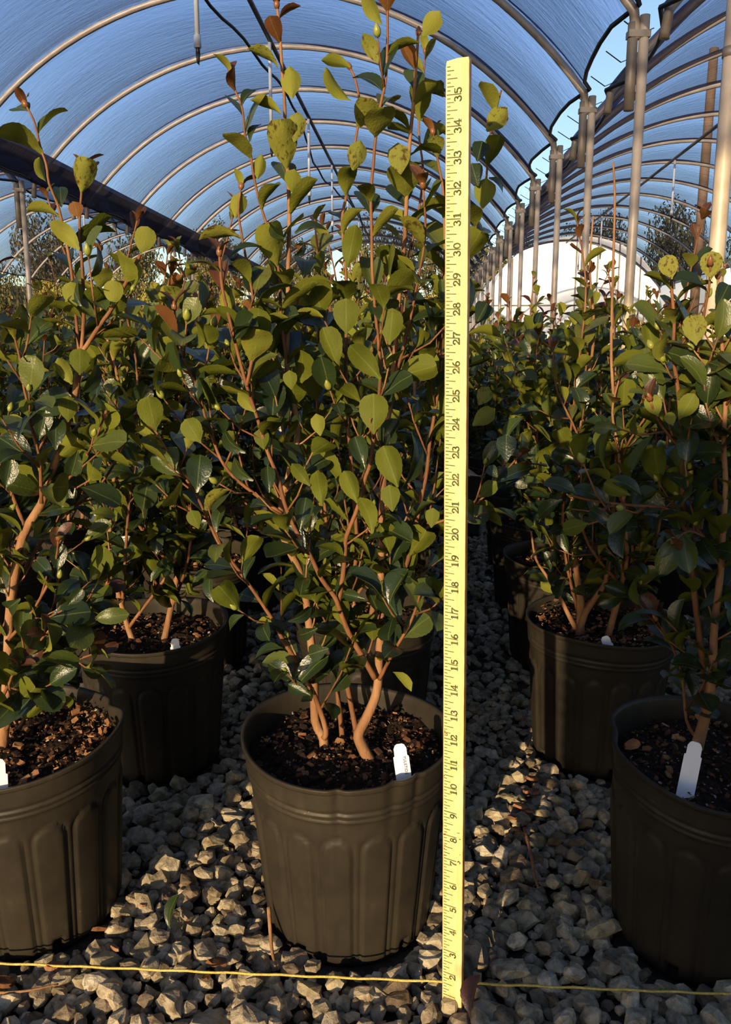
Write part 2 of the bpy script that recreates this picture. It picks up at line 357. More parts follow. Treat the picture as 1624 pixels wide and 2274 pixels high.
for i, t in enumerate(stones):
    if i in big: continue
    v, fs = SV[t[7]]; M = np.array(stone_mat(t))
    V.append(v @ M[:3, :3].T + M[:3, 3]); Fc += [tuple(off + q for q in f) for f in fs]; off += len(v)
me = bpy.data.meshes.new('gravel'); me.from_pydata(np.concatenate(V).tolist(), [], Fc); me.materials.append(M_STONE)
tag(link('gravel', me, floor), kind='stuff')

# ------------------------------------------------------------------ greenhouse bays
HG, HR = CAMH + 1.51, CAMH + 2.62            # gutter and ridge heights
XR, XL = 0.915, -3.62; HALF = (XR - XL) / 2
RISE = HR - HG; RAD = (HALF ** 2 + RISE ** 2) / (2 * RISE); AMAX = math.asin(HALF / RAD)
STEP = 1.22; D0 = 2.98
def arc(a, off=0.0):                         # a in -1..1 across a bay
    w = a * AMAX
    return (RAD + off) * math.sin(w), HG + (RAD + off) * math.cos(w) - (RAD - RISE)
def bay(name, xc, i0, i1, label, seed, fm=None):
    q = random.Random(seed); na, nper = 44, 12
    n = (i1 - i0) * nper
    vs, fs, uv = [], [], []
    e0, e1 = q.uniform(0, 9), q.uniform(0, 9)
    for j in range(n + 1):
        d = D0 + STEP * (i0 + j / nper)
        ph = (j % nper) / nper
        sag = 1 - abs(2 * ph - 1) ** 3.2
        for i in range(na + 1):
            a = -1 + 2 * i / na
            edge = 0.035 * (1 - sag) if False else 0.0
            aa = a
            if i in (0, na):                 # scalloped, wind-pulled edge
                s = 1 if i else -1
                aa = a * (1.0 - .018 * sag - .012 * noise.noise((d * 1.7, e0 + s, 0)))
            wr = .012 * noise.noise((d * 2.3, a * 3, e1)) + .006 * noise.noise((d * 9, a * 5, e1))
            x, z = arc(aa, .036 - .095 * sag + wr)
            vs.append(GH(xc + x, d, z)); uv.append((d, a * 2.6))
    for j in range(n):
        for i in range(na):
            fs.append((j * (na + 1) + i, j * (na + 1) + i + 1, (j + 1) * (na + 1) + i + 1, (j + 1) * (na + 1) + i))
    me = bpy.data.meshes.new(name); me.from_pydata([tuple(v) for v in vs], [], fs)
    ul = me.uv_layers.new(); li = np.zeros(len(me.loops), dtype=np.int32); me.loops.foreach_get('vertex_index', li)
    ul.data.foreach_set('uv', np.array(uv, dtype=np.float32)[li].ravel())
    me.polygons.foreach_set('use_smooth', [True] * len(fs)); me.materials.append(fm or M_FILM)
    film = link(name, me); tag(film, label, 'roof', kind='structure')
    hb = MB()
    for k in range(25):
        a = -1 + 2 * k / 24
        if k == 0: pass
    pts = [arc(-1 + 2 * k / 36) for k in range(37)]
    pts = [(pts[0][0] - .015, HG - .12)] + pts + [(pts[-1][0] + .015, HG - .12)]
    hb.tube([Vector((x, 0, z)) for x, z in pts], .0235, 8)
    hm = hb.mesh('roof_hoop', M_STEEL)
    for i in range(i0, i1 + 1):
        o = link('roof_hoop', hm, film); o.location = GH(xc, D0 + STEP * i, 0); o.rotation_euler = (0, 0, -PSI)
    rb = MB(); rb.tube([GH(xc, D0 + STEP * (i0 + t * (i1 - i0) / 8), HR - .045) for t in range(9)], .020, 8); rb.obj('ridge_pipe', M_STEELD, film)
    for s, jcol in ((-1, 0), (1, na)):
        eb = MB(); eb.tube([vs[j * (na + 1) + jcol] for j in range(0, n + 1, 2)], .012, 5); eb.obj('edge_rope', M_BLACK, film)
    return film
XC1 = (XR + XL) / 2; XC2 = 1.07 + HALF; XC0 = XL - .17 - HALF
bay('ceiling', XC1, -8, 15, 'dark translucent film roof over steel hoops above the potted shrubs', 1)
bay('ceiling', XC2, -6, 15, 'dark film roof of the neighbouring bay beyond the row of gutter posts', 2)
bay('ceiling', XC0, -8, 15, 'dark film roof of the far bay past the rolled side curtain', 3)

# ties across the open gap between two film edges
for i in range(0, 10):
    for k in range(3):
        pass

# rolled curtain along the far gutter
b = MB(); vs, fs, uv = [], [], []
nj = 150
for j in range(nj + 1):
    d = 2.6 + j * .16
    w = noise.noise((d * 1.3, 3, 0)); lo = .05 * noise.noise((d * 1.1, 8, 1)) - .03
    prof = [(XL + .24, HG + .20), (XL + .20, HG + .15 + .01 * w), (XL + .13, HG + .09 + .02 * w), (XL + .07, HG + .03 + lo), (XL + .03, HG + .01 + lo), (XL - .03, HG + .05 + lo)]
    for i, (x, z) in enumerate(prof):
        vs.append(GH(x, d, z)); uv.append((d, i * .1))
for j in range(nj):
    for i in range(5): fs.append((j * 6 + i, j * 6 + i + 1, (j + 1) * 6 + i + 1, (j + 1) * 6 + i))
b.add(vs, fs); cm = b.mesh('side_curtain', M_CURT)
ul = cm.uv_layers.new(); li = np.zeros(len(cm.loops), dtype=np.int32); cm.loops.foreach_get('vertex_index', li)
ul.data.foreach_set('uv', np.array(uv, dtype=np.float32)[li].ravel())
tag(link('side_curtain', cm), 'dark bundled film curtain sagging along the gutter behind the left shrubs', 'curtain')

def post(x, d, label, group=None, mat=None, sleeve=True, rad=.023):
    e = empty('support_post', GH(x, d, 0))
    b = MB(); p = GH(x + .05, d, 0) - GH(x, d, 0)
    b.tube([(p.x, p.y, 0), (p.x, p.y, HG * .5), (p.x, p.y, HG - .02)], rad, 10); b.obj('pole', mat or M_STEEL, e)
    if sleeve:
        b = MB(); b.tube([(0, 0, HG - .42), (0, 0, HG - .05)], .024, 10); b.obj('sleeve', M_STEELD, e)
    b = MB(); b.box((p.x / 2, p.y / 2, HG - .10), (.10, .05, .03)); b.obj('clamp', M_STEELD, e, smooth=False)
    tag(e, label, 'post', group); return e
p0 = post(XR, D0, 'brightly sunlit steel gutter post with a coupling ring beside the aisle', rad=.027, sleeve=False)
b = MB(); q = GH(XR + .05, D0, 0) - GH(XR, D0, 0); b.tube([(q.x, q.y, 1.60), (q.x, q.y, 1.63)], .030, 12); b.obj('coupling_ring', M_STEELD, p0)
for i in range(1, 16):
    post(XR, D0 + STEP * i, 'grey steel gutter post with a short sleeve, ' + ['first', 'second', 'third', 'fourth', 'fifth'][i - 1] + ' in line beyond the sunlit post' if i < 6 else 'distant grey gutter post crowded at the far end of the line', 'gutter posts between the two bays')
for d in (7.6, 13.1, 18.9):
    post(XL - .05, d, 'grey steel post with sleeve under the bundled side curtain', 'posts under the side curtain')

# open tie wires across the sky gap
TL = 'thin black lacing wire stretched across the bright gap between the roof films'
for i in range(1, 13):
    for k in range(3):
        d = D0 + STEP * (i + (k + .5) / 3); b = MB()
        b.tube([GH(XR + .0, d, HG + .03), GH(XR + .09, d + .05, HG - .01), GH(1.08, d + .10, HG + .03)], .003, 4)
        tag(b.obj('lacing_wire', M_BLACK), TL, 'wire', 'lacing wires across the roof gap')

def sprinkler(x, d, ln, label, group):
    e = empty('sprinkler_drop', GH(x, d, HR - .07 - ln))
    b = MB(); b.tube([(0, 0, .10), (0, 0, ln)], .0145, 10); b.obj('riser_pipe', M_PVC, e)
    b = MB(); b.tube([(0, 0, .085), (0, 0, .15)], .021, 10); b.obj('coupling', M_PVC, e)
    b = MB(); b.tube([(0, 0, .05), (0, 0, .09)], .013, 8); b.tube([(0, 0, .0), (0, 0, .05)], [.007, .014], 8); b.box((0, .012, .005), (.004, .03, .012)); b.obj('sprinkler_head', M_BLACK, e)
    tag(e, label, 'sprinkler', group)
for k in range(6): sprinkler(XC1, 5.19 + 2.36 * k, .90, 'white irrigation pipe with black sprinkler hanging from the ridge, ' + ['first and biggest', 'second', 'third', 'fourth', 'fifth', 'last'][k] + ' in the line', 'ridge sprinklers over the shrubs')
for k in range(5): sprinkler(XC2, 9.9 + 2.4 * k, .80, 'white irrigation drop pipe hanging in the bay beyond the gutter posts', 'sprinklers beyond the gutter posts')
for k in range(3): sprinkler(XC0, 10.2 + 2.4 * k, .85, 'white irrigation drop pipe hanging past the bundled side curtain', 'sprinklers past the side curtain')
# black hose sagging beside the ridge pipe
b = MB(); pts = []
for j in range(60):
    d = 3.4 + j * .25; pts.append(GH(XC1 - .28 + .10 * math.sin(d * .9) + .018 * d, d, HR - .19 - .02 * math.sin(d * 5.1)))
b.tube(pts, .012, 6); tag(b.obj('supply_hose', M_BLACK), 'wavy black hose running along under the roof ridge', 'hose')
# pole outside the right bay
b = MB(); q = GH(5.6, 18.5, 0); b.tube([q, q + Vector((.02, 0, 3.4)), q + Vector((.04, 0, 6.6))], [.10, .095, .09], 10)
tag(b.obj('utility_pole', M_WOOD), 'tall brown wooden pole seen through the roof film', 'pole')

# ------------------------------------------------------------------ background: white tunnels, trees
b = MB(); n_ = 70; vs = []
for j in range(n_ + 1):
    w = R(-75 + 150 * j / n_); r_ = 78
    h_ = 5.2 + 1.6 * noise.noise((j * .23, 4, 0)) + .9 * noise.noise((j * .9, 7, 0))
    for rr0, hh in ((r_ - 14, -.1), (r_ - 8, h_ * .55), (r_, h_), (r_ + 14, h_ * .8), (r_ + 26, -1)): vs.append((rr0 * math.sin(w), rr0 * math.cos(w), hh))
b.add(vs, [(j * 5 + i, j * 5 + i + 1, (j + 1) * 5 + i + 1, (j + 1) * 5 + i) for j in range(n_) for i in range(4)])
M_HILL = simple('wooded_hillside', [(.3, (.05, .045, .02)), (.6, (.13, .105, .045)), (.8, (.20, .165, .07))], .9, .95, .1, detail=8)
tag(b.obj('hill', M_HILL), 'low wooded hillside behind the tree belt', 'hill', kind='structure')
def tunnel(x, d, half, h, ln, label, straight):
    e = empty('white_tunnel', GH(x, d, 0), -PSI)
    n = 24; prof = []
    for k in range(n + 1):
        w = math.pi * k / n; prof.append((-half * math.cos(w), straight + (h - straight) * math.sin(w) ** .8))
    prof = [(-half, 0)] + prof + [(half, 0)]
    b = MB(); m = len(prof); vs = [(px, yy, pz) for yy in (0, ln) for px, pz in prof]
    b.add(vs, [(i, i + 1, m + i + 1, m + i) for i in range(m - 1)]); b.obj('cover_sheet', M_WHITE, e)
    b = MB(); b.add([(px, .02, pz) for px, pz in prof], [tuple(range(m))]); b.obj('end_sheet', M_WHITE, e, smooth=False)
    for k in range(-3, 4):
        x0 = k * half / 4; b = MB(); top = straight + (h - straight) * max(0, 1 - (x0 / half) ** 2) ** .4
        b.tube([(x0, -.02, 0), (x0, -.02, top)], .02, 6); b.obj('end_stud', M_STEELD, e)
    for zz in (.7, 1.4, 2.0):
        b = MB(); b.tube([(-half, -.025, zz), (half, -.025, zz)], .018, 6); b.obj('end_rail', M_STEELD, e)
    tag(e, label, 'greenhouse'); return e
tunnel(4.3, 25.5, 2.45, 3.95, 12, 'white plastic covered tunnel greenhouse behind the gutter posts', 1.8)
tunnel(9.9, 25, 2.6, 3.2, 12, 'second white tunnel greenhouse with visible wall studs at the right', 1.8)

M_CHIPL = simple('loose_bark', [(.2, (.10, .045, .02)), (.5, (.20, .09, .04)), (.8, (.34, .17, .08))], 40, .85, .2, bump=.6, bscale=200, rnd=.6)
def tree_mat(name, c0, c1):
    return simple(name, [(.25, c0), (.75, c1)], 1.2, .8, .2, rnd=.8)
TM = [tree_mat('far_foliage_olive', (.08, .07, .028), (.20, .165, .065)), tree_mat('far_foliage_yellow', (.20, .17, .030), (.42, .36, .08)), tree_mat('far_foliage_dark', (.040, .040, .020), (.10, .095, .045))]
def crown_mesh(seed, mat, nclump=30, nl=170):
    q = random.Random(seed); vs, fs = [], []
    for c in range(nclump):
        w = q.uniform(0, 6.28); zz = q.random(); rr = math.sqrt(max(0, 1 - (zz - .4) ** 2 * 2.2)) * q.uniform(.3, .95)
        cx, cy, cz = math.cos(w) * rr * .5, math.sin(w) * rr * .5, .18 + zz * .76
        for _ in range(nl):
            v = Vector((q.gauss(0, 1), q.gauss(0, 1), q.gauss(0, 1))).normalized() * q.uniform(.7, 1) * .17
            p = Vector((cx, cy, cz)) + v; s = q.uniform(.012, .024)
            nn = (v.normalized() + Vector((q.uniform(-.6, .6), q.uniform(-.6, .6), q.uniform(-.2, .8)))).normalized()
            t = nn.orthogonal().normalized(); u = nn.cross(t); b0 = len(vs)
            vs += [p - t * s, p - u * s * .6, p + t * s, p + u * s * .6]; fs.append((b0, b0 + 1, b0 + 2, b0 + 3))
    me = bpy.data.meshes.new('crown'); me.from_pydata([tuple(v) for v in vs], [], fs); me.materials.append(mat); return me
CROWNS = {(k, m): crown_mesh(300 + k + 10 * m, TM[m]) for k in range(2) for m in range(3)}
tb = MB(); tb.tube([(0, 0, 0), (.01, 0, .2), (-.01, .01, .5), (0, 0, .8)], [.03, .024, .015, .005], 7); TRUNK = tb.mesh('trunk', M_WOOD)
tb = MB(); tb.tube([(0, 0, .3), (.12, .03, .5), (.22, .06, .68)], [.014, .01, .004], 5); BRANCH = tb.mesh('branch', M_WOOD)
def tree(x, d, h, w, m, k, label, group):
    e = empty('background_tree', GH(x, d, 0), rs.uniform(0, 6)); 
    for nm, me in (('trunk', TRUNK), ('branch', BRANCH), ('crown', CROWNS[(k, m)])):
        o = link(nm, me, e); o.scale = (w, w, h)
    tag(e, label, 'tree', group)
LBT = ['olive green tree in the belt beyond the greenhouse', 'yellow leaved bush beyond the far end of the greenhouse', 'dark evergreen tree in the belt beyond the greenhouse']
for i in range(36):
    x = -46 + (i // 2) * 5.2 + (2.6 if i % 2 else 0) + rs.uniform(-.3, .3); m = 2 if x > 8 else rs.choice([0, 0, 2])
    tree(x, (50 if i % 2 else 58) + rs.uniform(-1, 1), rs.uniform(7.0, 9.0) + (1.2 if x > 10 else 0), rs.uniform(3.8, 4.2), m, (i // 2) % 2, LBT[m], 'tree belt beyond the greenhouse' + (' (dark)' if m == 2 else ''))
for i in range(26):  # unseen belt added to block low sky glow, kept short towards the sun
    w_ = R(100 + i * 6.5); d_ = 46 + rs.uniform(-4, 4)
    far_ = abs(math.degrees(w_) - 202.5) > 13
    tree(d_ * math.sin(w_), d_ * math.cos(w_), rs.uniform(13, 16) if far_ else rs.uniform(4.5, 5.5), 3.9 if far_ else 3.6, rs.choice([0, 2]), i % 2, 'unseen tree added behind and beside the viewer to block low sky light', 'added sky-blocking trees')
for i in range(16):
    tree(-25.5 + i * 1.85 + rs.uniform(-.2, .2), 38 + rs.uniform(-2, 2), rs.uniform(2.8, 4.0), rs.uniform(1.5, 1.7), 1, i % 2, LBT[1], 'yellow bushes')

# ------------------------------------------------------------------ yardstick
INCH = .0254; RW, RT, RL = .0212, .0055, 36.1 * INCH
yard = empty('yardstick', G(1003.5, 2261.4, 0.0))
yard.rotation_euler = Matrix(((1, 0, 0), (0, 1, 0), (0, 0, 1))).to_euler()
vb = P(1003.5, 2261.4, .7426); vt = P(1016.5, 134.5, .7426 + math.sin(R(1.277)) * RL)
zax = (vt - vb).normalized(); yaw = R(27)
nrm = Vector((-math.sin(yaw), -math.cos(yaw), 0)); nrm = (nrm - zax * nrm.dot(zax)).normalized()
xax = (-nrm).cross(zax).normalized()          # to the right along the face
yard.matrix_world = Matrix.Translation(vb) @ Matrix((xax, -nrm, zax)).transposed().to_4x4()
ol = [(-RW / 2, .012), (-RW / 2 * .8, .006), (-RW / 2 * .3, .0015), (RW / 2 * .1, 0), (RW / 2 * .85, 0), (RW / 2, .003), (RW / 2, RL - .004), (RW / 2 * .93, RL - .0005), (0, RL), (-RW / 2 * .9, RL - .001), (-RW / 2, RL - .005)]
b = MB(); n = len(ol)
b.add([(x, 0, z) for x, z in ol] + [(x, RT, z) for x, z in ol], [tuple(range(n)), tuple(range(2 * n - 1, n - 1, -1))] + [(i, n + i, n + (i + 1) % n, (i + 1) % n) for i in range(n)])
yb = b.obj('blade', M_RULER, yard, smooth=False)
tag(yard, 'yellow wooden yardstick with green inch numerals standing upright against the middle pot', 'yardstick')
b = MB()
for k in range(2, 36 * 8):
    ln = .62 if k % 8 == 0 else .44 if k % 4 == 0 else .30 if k % 2 == 0 else .15
    z = k * INCH / 8; x0 = -RW / 2 + .05 * RW + rs.uniform(0, .0004); x1 = x0 + ln * RW
    th = .00042 if k % 8 else .0005
    if z > RL - .004: continue
    sl = -.0012 * ln
    b.add([(x0, -.00012, z - th), (x1, -.00012, z - th + sl), (x1, -.00012, z + th + sl), (x0, -.00012, z + th)], [(0, 1, 2, 3)])
b.obj('inch_scale', M_GINK, yard, smooth=False)
# numerals: strokes in a unit box (x right, y up), drawn bold with slab serifs, turned a quarter turn on the blade
def arcp(cx, cy, rx, ry, a0, a1, n=9): return [(cx + rx * math.cos(R(a0 + (a1 - a0) * i / n)), cy + ry * math.sin(R(a0 + (a1 - a0) * i / n))) for i in range(n + 1)]
DIG = {
 '1': [([(.33, 0), (.33, 1)], .20), ([(.08, .04), (.58, .04)], .09), ([(.10, .86), (.33, .96)], .10)],
 '2': [(arcp(.33, .70, .25, .25, 170, -40) + [(.10, .08)], .14), ([(.06, .08), (.62, .08), (.64, .22)], .15), ([(.10, .68), (.14, .74)], .18)],
 '3': [(arcp(.30, .74, .22, .21, 150, -80) + arcp(.30, .28, .27, .26, 80, -155), .14), ([(.08, .16), (.10, .20)], .2)],
 '4': [([(.46, 0), (.46, 1), (.02, .30), (.68, .30)], .13), ([(.28, .03), (.64, .03)], .08)],
 '5': [([(.58, .93), (.16, .93), (.13, .55)], .13), (arcp(.31, .32, .27, .29, 125, -155), .15)],
 '6': [(arcp(.50, .30, .42, .70, 95, 180, 7) , .14), (arcp(.33, .29, .25, .27, 0, 360, 14), .14)],
 '7': [([(.06, .78), (.08, .92), (.62, .92), (.34, .45), (.30, 0)], .16)],
 '8': [(arcp(.33, .75, .20, .21, 0, 360, 14), .13), (arcp(.33, .27, .26, .26, 0, 360, 14), .14)],
 '9': [(arcp(.33, .71, .25, .27, 0, 360, 14), .14), (arcp(.16, .70, .42, .70, 0, -85, 7), .14)],
 '0': [(arcp(.33, .5, .27, .45, 0, 360, 16), .13)]}
def strokes(mb, polys, fn):
    for pts, w in polys:
        h = w * .66
        for (x0, y0), (x1, y1) in zip(pts, pts[1:]):
            L = math.hypot(x1 - x0, y1 - y0) or 1e-6; dx, dy = (x1 - x0) / L, (y1 - y0) / L; ex = h * .45
            a0, b0, a1, b1 = x0 - dx * ex, y0 - dy * ex, x1 + dx * ex, y1 + dy * ex
            mb.add([fn(a0 - dy * h, b0 + dx * h), fn(a0 + dy * h, b0 - dx * h), fn(a1 + dy * h, b1 - dx * h), fn(a1 - dy * h, b1 + dx * h)], [(0, 1, 2, 3)])
DH = .31 * RW; DWd = .19 * INCH / .66
for k in range(1, 36):
    s = str(k); b = MB(); z = k * INCH; xb = -RW / 2 + .68 * RW   # digit feet toward the right edge
    starts = [z - .225 * INCH] if len(s) == 1 else [z - .225 * INCH, z + .03 * INCH]
    for ch, zs in zip(s, starts):
        strokes(b, DIG[ch], lambda u, v, zs=zs: (xb - v * DH, -.00014, zs - .0008 + u * DWd))
    b.obj('numeral', M_GINK, yard, smooth=False)
b = MB()
for (fx, zi, w, h) in [(.09, 10.0, .05, .07), (.08, 9.88, .03, .05), (.07, 8.0, .10, .06), (.12, 8.02, .08, .05), (.12, 7.55, .14, .03), (.18, 7.5, .16, .025), (.07, 7.4, .06, .05), (.1, 7.12, .12, .05), (.08, 12.25, .04, .2), (.16, 12.2, .12, .04), (.20, 12.15, .04, .12), (.06, 10.45, .05, .06),
                       (.78, 8.2, .18, .03), (.85, 7.95, .10, .05), (.86, 7.3, .05, .04), (.80, 7.0, .10, .06), (.86, 6.95, .06, .12), (.76, 6.97, .06, .04)]:
    x, z = -RW / 2 + fx * RW, zi * INCH; w *= RW; h *= INCH
    b.add([(x - w / 2, -.00016, z - h * .2), (x, -.00016, z - h / 2), (x + w / 2, -.00016, z), (x + w * .2, -.00016, z + h / 2), (x - w * .4, -.00016, z + h * .3)], [(0, 1, 2, 3, 4)])
b.obj('ink_stain', M_RINK, yard, smooth=False)

# ------------------------------------------------------------------ pots
def pot_mesh(name, seed, warp=.012, lean=0.0, hires=True, notch=()):
    q = random.Random(seed); NP = 16; nt = NP * (18 if hires else 8); nz = 58 if hires else 26
    ph = [q.uniform(0, 6.28) for _ in range(4)]
    def rad(th, z):
        t = z / POT_H; r = POT_BR + (POT_TR - POT_BR) * t
        u = ((th / (2 * math.pi) * NP) % 1.0) - .5; sp = 2 * math.pi * r / NP; x = u * sp; a = sp * .405; zt = .178 - a
        if z < .190 and z > .012:
            sd = (abs(x) - a) if z < zt else math.hypot(x, z - zt) - a
            r += .0016 * (1 if sd < -.002 else max(0, min(1, .5 - sd / .004))) - .0030 * math.exp(-(sd / .0020) ** 2)
        if z < .010: r -= (.010 - z) * .5
        if z < .024:                           # drain holes
            w = ((th + .35) / (2 * math.pi) * 5 % 1) - .5
            if abs(w) < .045 and z > .003: r -= .012
        if z > .198: r += .0028 * min(1, (z - .198) / .004)
        if .203 < z < .207 or .2115 < z < .2145: r -= .0016
        if z > POT_H - .006: r += .0022
        return r
    def pt(th, r, z):
        t = max(0, z / POT_H) ** 1.6
        r *= 1 + t * warp * (math.cos(2 * th + ph[0]) + .55 * math.cos(3 * th + ph[1]) + .3 * math.cos(5 * th + ph[2]))
        zz = z + t * warp * .25 * math.cos(2 * th + ph[3])
        for a, wd, dp in notch:
            d = (th - a + math.pi) % (2 * math.pi) - math.pi
            r -= dp * math.exp(-(d / wd) ** 2) * max(0, t - .5) * 2
        return (r * math.cos(th) + lean * t * .02, r * math.sin(th), zz)
    vs, fs = [], []
    rows = [i / 45 * .192 for i in range(46)] + [.195, .198, .200, .202, .2036, .205, .2064, .208, .2105, .2118, .213, .2142, .2155, .219, .225, .231, .235, .2368, .2375, .240, .2418, .243] if hires else [i / (nz - 1) * POT_H for i in range(nz)]
    allrows = [('o', z) for z in rows] + [('i', POT_H - .0005), ('i', POT_H - .004), ('i', POT_H - .012), ('i', POT_H - .03), ('i', POT_H - .06)]
    for kind, z in allrows:
        for k in range(nt):
            th = 2 * math.pi * k / nt
            r = rad(th, z) if kind == 'o' else POT_BR + (POT_TR - POT_BR) * z / POT_H + .0022 - .0016 - (0 if z > POT_H - .002 else .0012)
            vs.append(pt(th, r, z))
    for j in range(len(allrows) - 1):
        for k in range(nt): fs.append((j * nt + k, j * nt + (k + 1) % nt, (j + 1) * nt + (k + 1) % nt, (j + 1) * nt + k))
    fs.append(tuple(range(nt - 1, -1, -1)))
    me = bpy.data.meshes.new(name); me.from_pydata(vs, [], fs); me.materials.append(M_POT)
    me.polygons.foreach_set('use_smooth', [True] * (len(fs) - 1) + [False]); return me, pt
SOILZ = POT_H - .028
def soil_mesh(pt, seed, n=64, m=12):
    vs, fs = [], []
    for j in range(m + 1):
        r = (POT_TR - .004) * (j / m)
        for k in range(n):
            th = 2 * math.pi * k / n
            x, y, _ = pt(th, r, SOILZ)
            z = SOILZ + .010 * noise.noise((x * 22, y * 22, seed)) + .007 * noise.noise((x * 70, y * 70, seed)) - .004 * (j / m) ** 4
            vs.append((x, y, z))
    for j in range(m):
        for k in range(n): fs.append((j * n + k, j * n + (k + 1) % n, (j + 1) * n + (k + 1) % n, (j + 1) * n + k))
    me = bpy.data.meshes.new('soil'); me.from_pydata(vs, [], fs); me.materials.append(M_SOIL); return me
def mulch_mesh(seed, count, tall=0.0, coarse=None):
    q = random.Random(seed); b = MB()
    for i in range(count):
        r = (POT_TR - .012) * math.sqrt(q.random()); w = q.uniform(0, 6.28); x, y = r * math.cos(w), r * math.sin(w)
        z = SOILZ + .010 * noise.noise((x * 22, y * 22, seed)) + .007 * noise.noise((x * 70, y * 70, seed)) + .002 + tall * math.exp(-((r - .09) / .03) ** 2) * q.random()
        big_ = q.random() < .16; s = q.uniform(.006, .014) if big_ else q.uniform(.0018, .0048)
        M = Matrix.Rotation(q.uniform(0, 6.28), 3, 'Z') @ Matrix.Rotation(q.uniform(-.8, .8), 3, 'X') @ Matrix.Rotation(q.uniform(-.6, .6), 3, 'Y')
        l_, w_, t_ = s, s * q.uniform(.35, .7), s * q.uniform(.12, .3)
        vs = [(-l_ / 2, 0, 0), (-l_ * .2, w_ / 2, 0), (l_ / 2, w_ * .25, 0), (l_ * .35, -w_ / 2, 0), (-l_ * .3, -w_ * .4, 0)]
        top = [M @ Vector((a * .9, c * .9, t_)) + Vector((x, y, z)) for a, c, _ in vs]; bot = [M @ Vector(v) + Vector((x, y, z)) for v in vs]
        mat = M_PERL if (not big_ and q.random() < .09) else (coarse if coarse and big_ and q.random() < .55 else M_CHIP)
        b.add(bot + top, [(5, 6, 7, 8, 9), (4, 3, 2, 1, 0)] + [(k, (k + 1) % 5, 5 + (k + 1) % 5, 5 + k) for k in range(5)], mat)
    return b.mesh('mulch', smooth=False)

# ------------------------------------------------------------------ leaves
def leaf_mesh(name, wr, curl, fold, rows, mat, serr=.02, seed=0):
    # unit leaf: base at origin, +Y to the tip, +Z upper side
    q = random.Random(seed); cols = [-1, -.55, 0, .55, 1]; vs, uv, fs = [], [], []
    for j in range(rows + 1):
        t = j / rows
        if t < .08: w = .035 + t * .3
        else:
            s = (t - .06) / .94; w = 2.21 * max(0.0, s) ** .75 * max(0.0, 1 - s) ** .45 * wr / 2
            w = max(w, .03 if t < .5 else .008)
        for c in cols:
            e = abs(c); ww = w * (1 + (serr * 2 if (j % 2 and e == 1 and .15 < t < .97) else 0))
            x = c * ww; z = fold * abs(x) * 1.1 - curl * (t - .15) ** 2 + .012 * math.sin(t * 9 + c * 2 + seed)
            y = t * (1 - .12 * curl * t) + (.0 if e < 1 else .012)
            vs.append((x, y, z)); uv.append((.5 + c * .5 * min(1, w / (wr / 2 + 1e-6)), t))
    nc = len(cols)
    for j in range(rows):
        for i in range(nc - 1): fs.append((j * nc + i, j * nc + i + 1, (j + 1) * nc + i + 1, (j + 1) * nc + i))
    return np.array(vs), fs, np.array(uv, dtype=np.float32)
SHAPES = [(.64, .25, .25), (.56, .40, .45), (.72, .12, .15), (.48, .55, .35), (.60, -.12, .55), (.52, .30, .75)]
HI = [leaf_mesh('leaf', w, c, f, 16, None, seed=i) for i, (w, c, f) in enumerate(SHAPES)]
LO = [leaf_mesh('leaf', w, c, f, 6, None, serr=0, seed=i) for i, (w, c, f) in enumerate(SHAPES)]
def mk_leaf(v, fs, uv, mats, midx=None, name='leaf'):
    me = bpy.data.meshes.new(name); me.from_pydata(v.tolist(), [], fs)
    for m in mats: me.materials.append(m)
    ul = me.uv_layers.new(); li = np.zeros(len(me.loops), dtype=np.int32); me.loops.foreach_get('vertex_index', li)
    ul.data.foreach_set('uv', uv[li].ravel())
    me.polygons.foreach_set('use_smooth', [True] * len(fs))
    if midx is not None: me.polygons.foreach_set('material_index', midx)
    return me
LEAF = {(s, m): mk_leaf(*HI[s], [LEAFMATS[m]]) for s in range(len(SHAPES)) for m in range(4)}
def leaves_mesh(lst, hi=False):
    src = HI if hi else LO; V, Fs, U, MI, off = [], [], [], [], 0
    for M, s, m in lst:
        v, fs, uv = src[s]; A = np.array(M); V.append(v @ A[:3, :3].T + A[:3, 3]); U.append(uv)
        Fs += [tuple(off + i for i in f) for f in fs]; MI += [m] * len(fs); off += len(v)
    return mk_leaf(np.concatenate(V), Fs, np.concatenate(U), LEAFMATS, MI, 'foliage')
def leaf_M(base, d, n, size):
    d = d.normalized(); n = (n - d * n.dot(d)); n = n.normalized() if n.length > 1e-5 else d.orthogonal().normalized()
    x = d.cross(n); M = Matrix((x, d, n)).transposed().to_4x4()
    return Matrix.Translation(base) @ M @ Matrix.Scale(size, 4)
def hero(bp_, tp, w, y, upper=False, m=0, lean=0.0, flip=1):
    """leaf between two points of its plant, turned so that it shows w wide"""
    A = P(bp_[0], bp_[1], y); zc = (A - CAM).length
    B = P(tp[0], tp[1], y + lean)
    d = B - A; L = d.length * 1.04
    tocam = (CAM - A).normalized(); t = tocam - d.normalized() * tocam.dot(d.normalized()); t.normalize()
    wm = w * zc / F; s = 0
    best = min(range(len(SHAPES)), key=lambda i: abs(SHAPES[i][0] - min(.75, wm / L)))
    c = max(.25, min(1.0, wm / L / (SHAPES[best][0] * .97))); s = best
    ang = math.acos(c) * flip
    n = Matrix.Rotation(ang, 3, d.normalized()) @ t
    if not upper: n = -n
    return (leaf_M(A, d, n, L), s, m)

def stem_radii(n, r0, r1, p=1.0): return [r0 + (r1 - r0) * (i / (n - 1)) ** p for i in range(n)]
def bud_into(b, pos, d, s, mat):
    d = d.normalized(); pts = [pos + d * s * t for t in (0, .25, .55, .85, 1.0)]
    b.tube(pts, [s * .16, s * .30, s * .30, s * .14, s * .02], 8, mat)

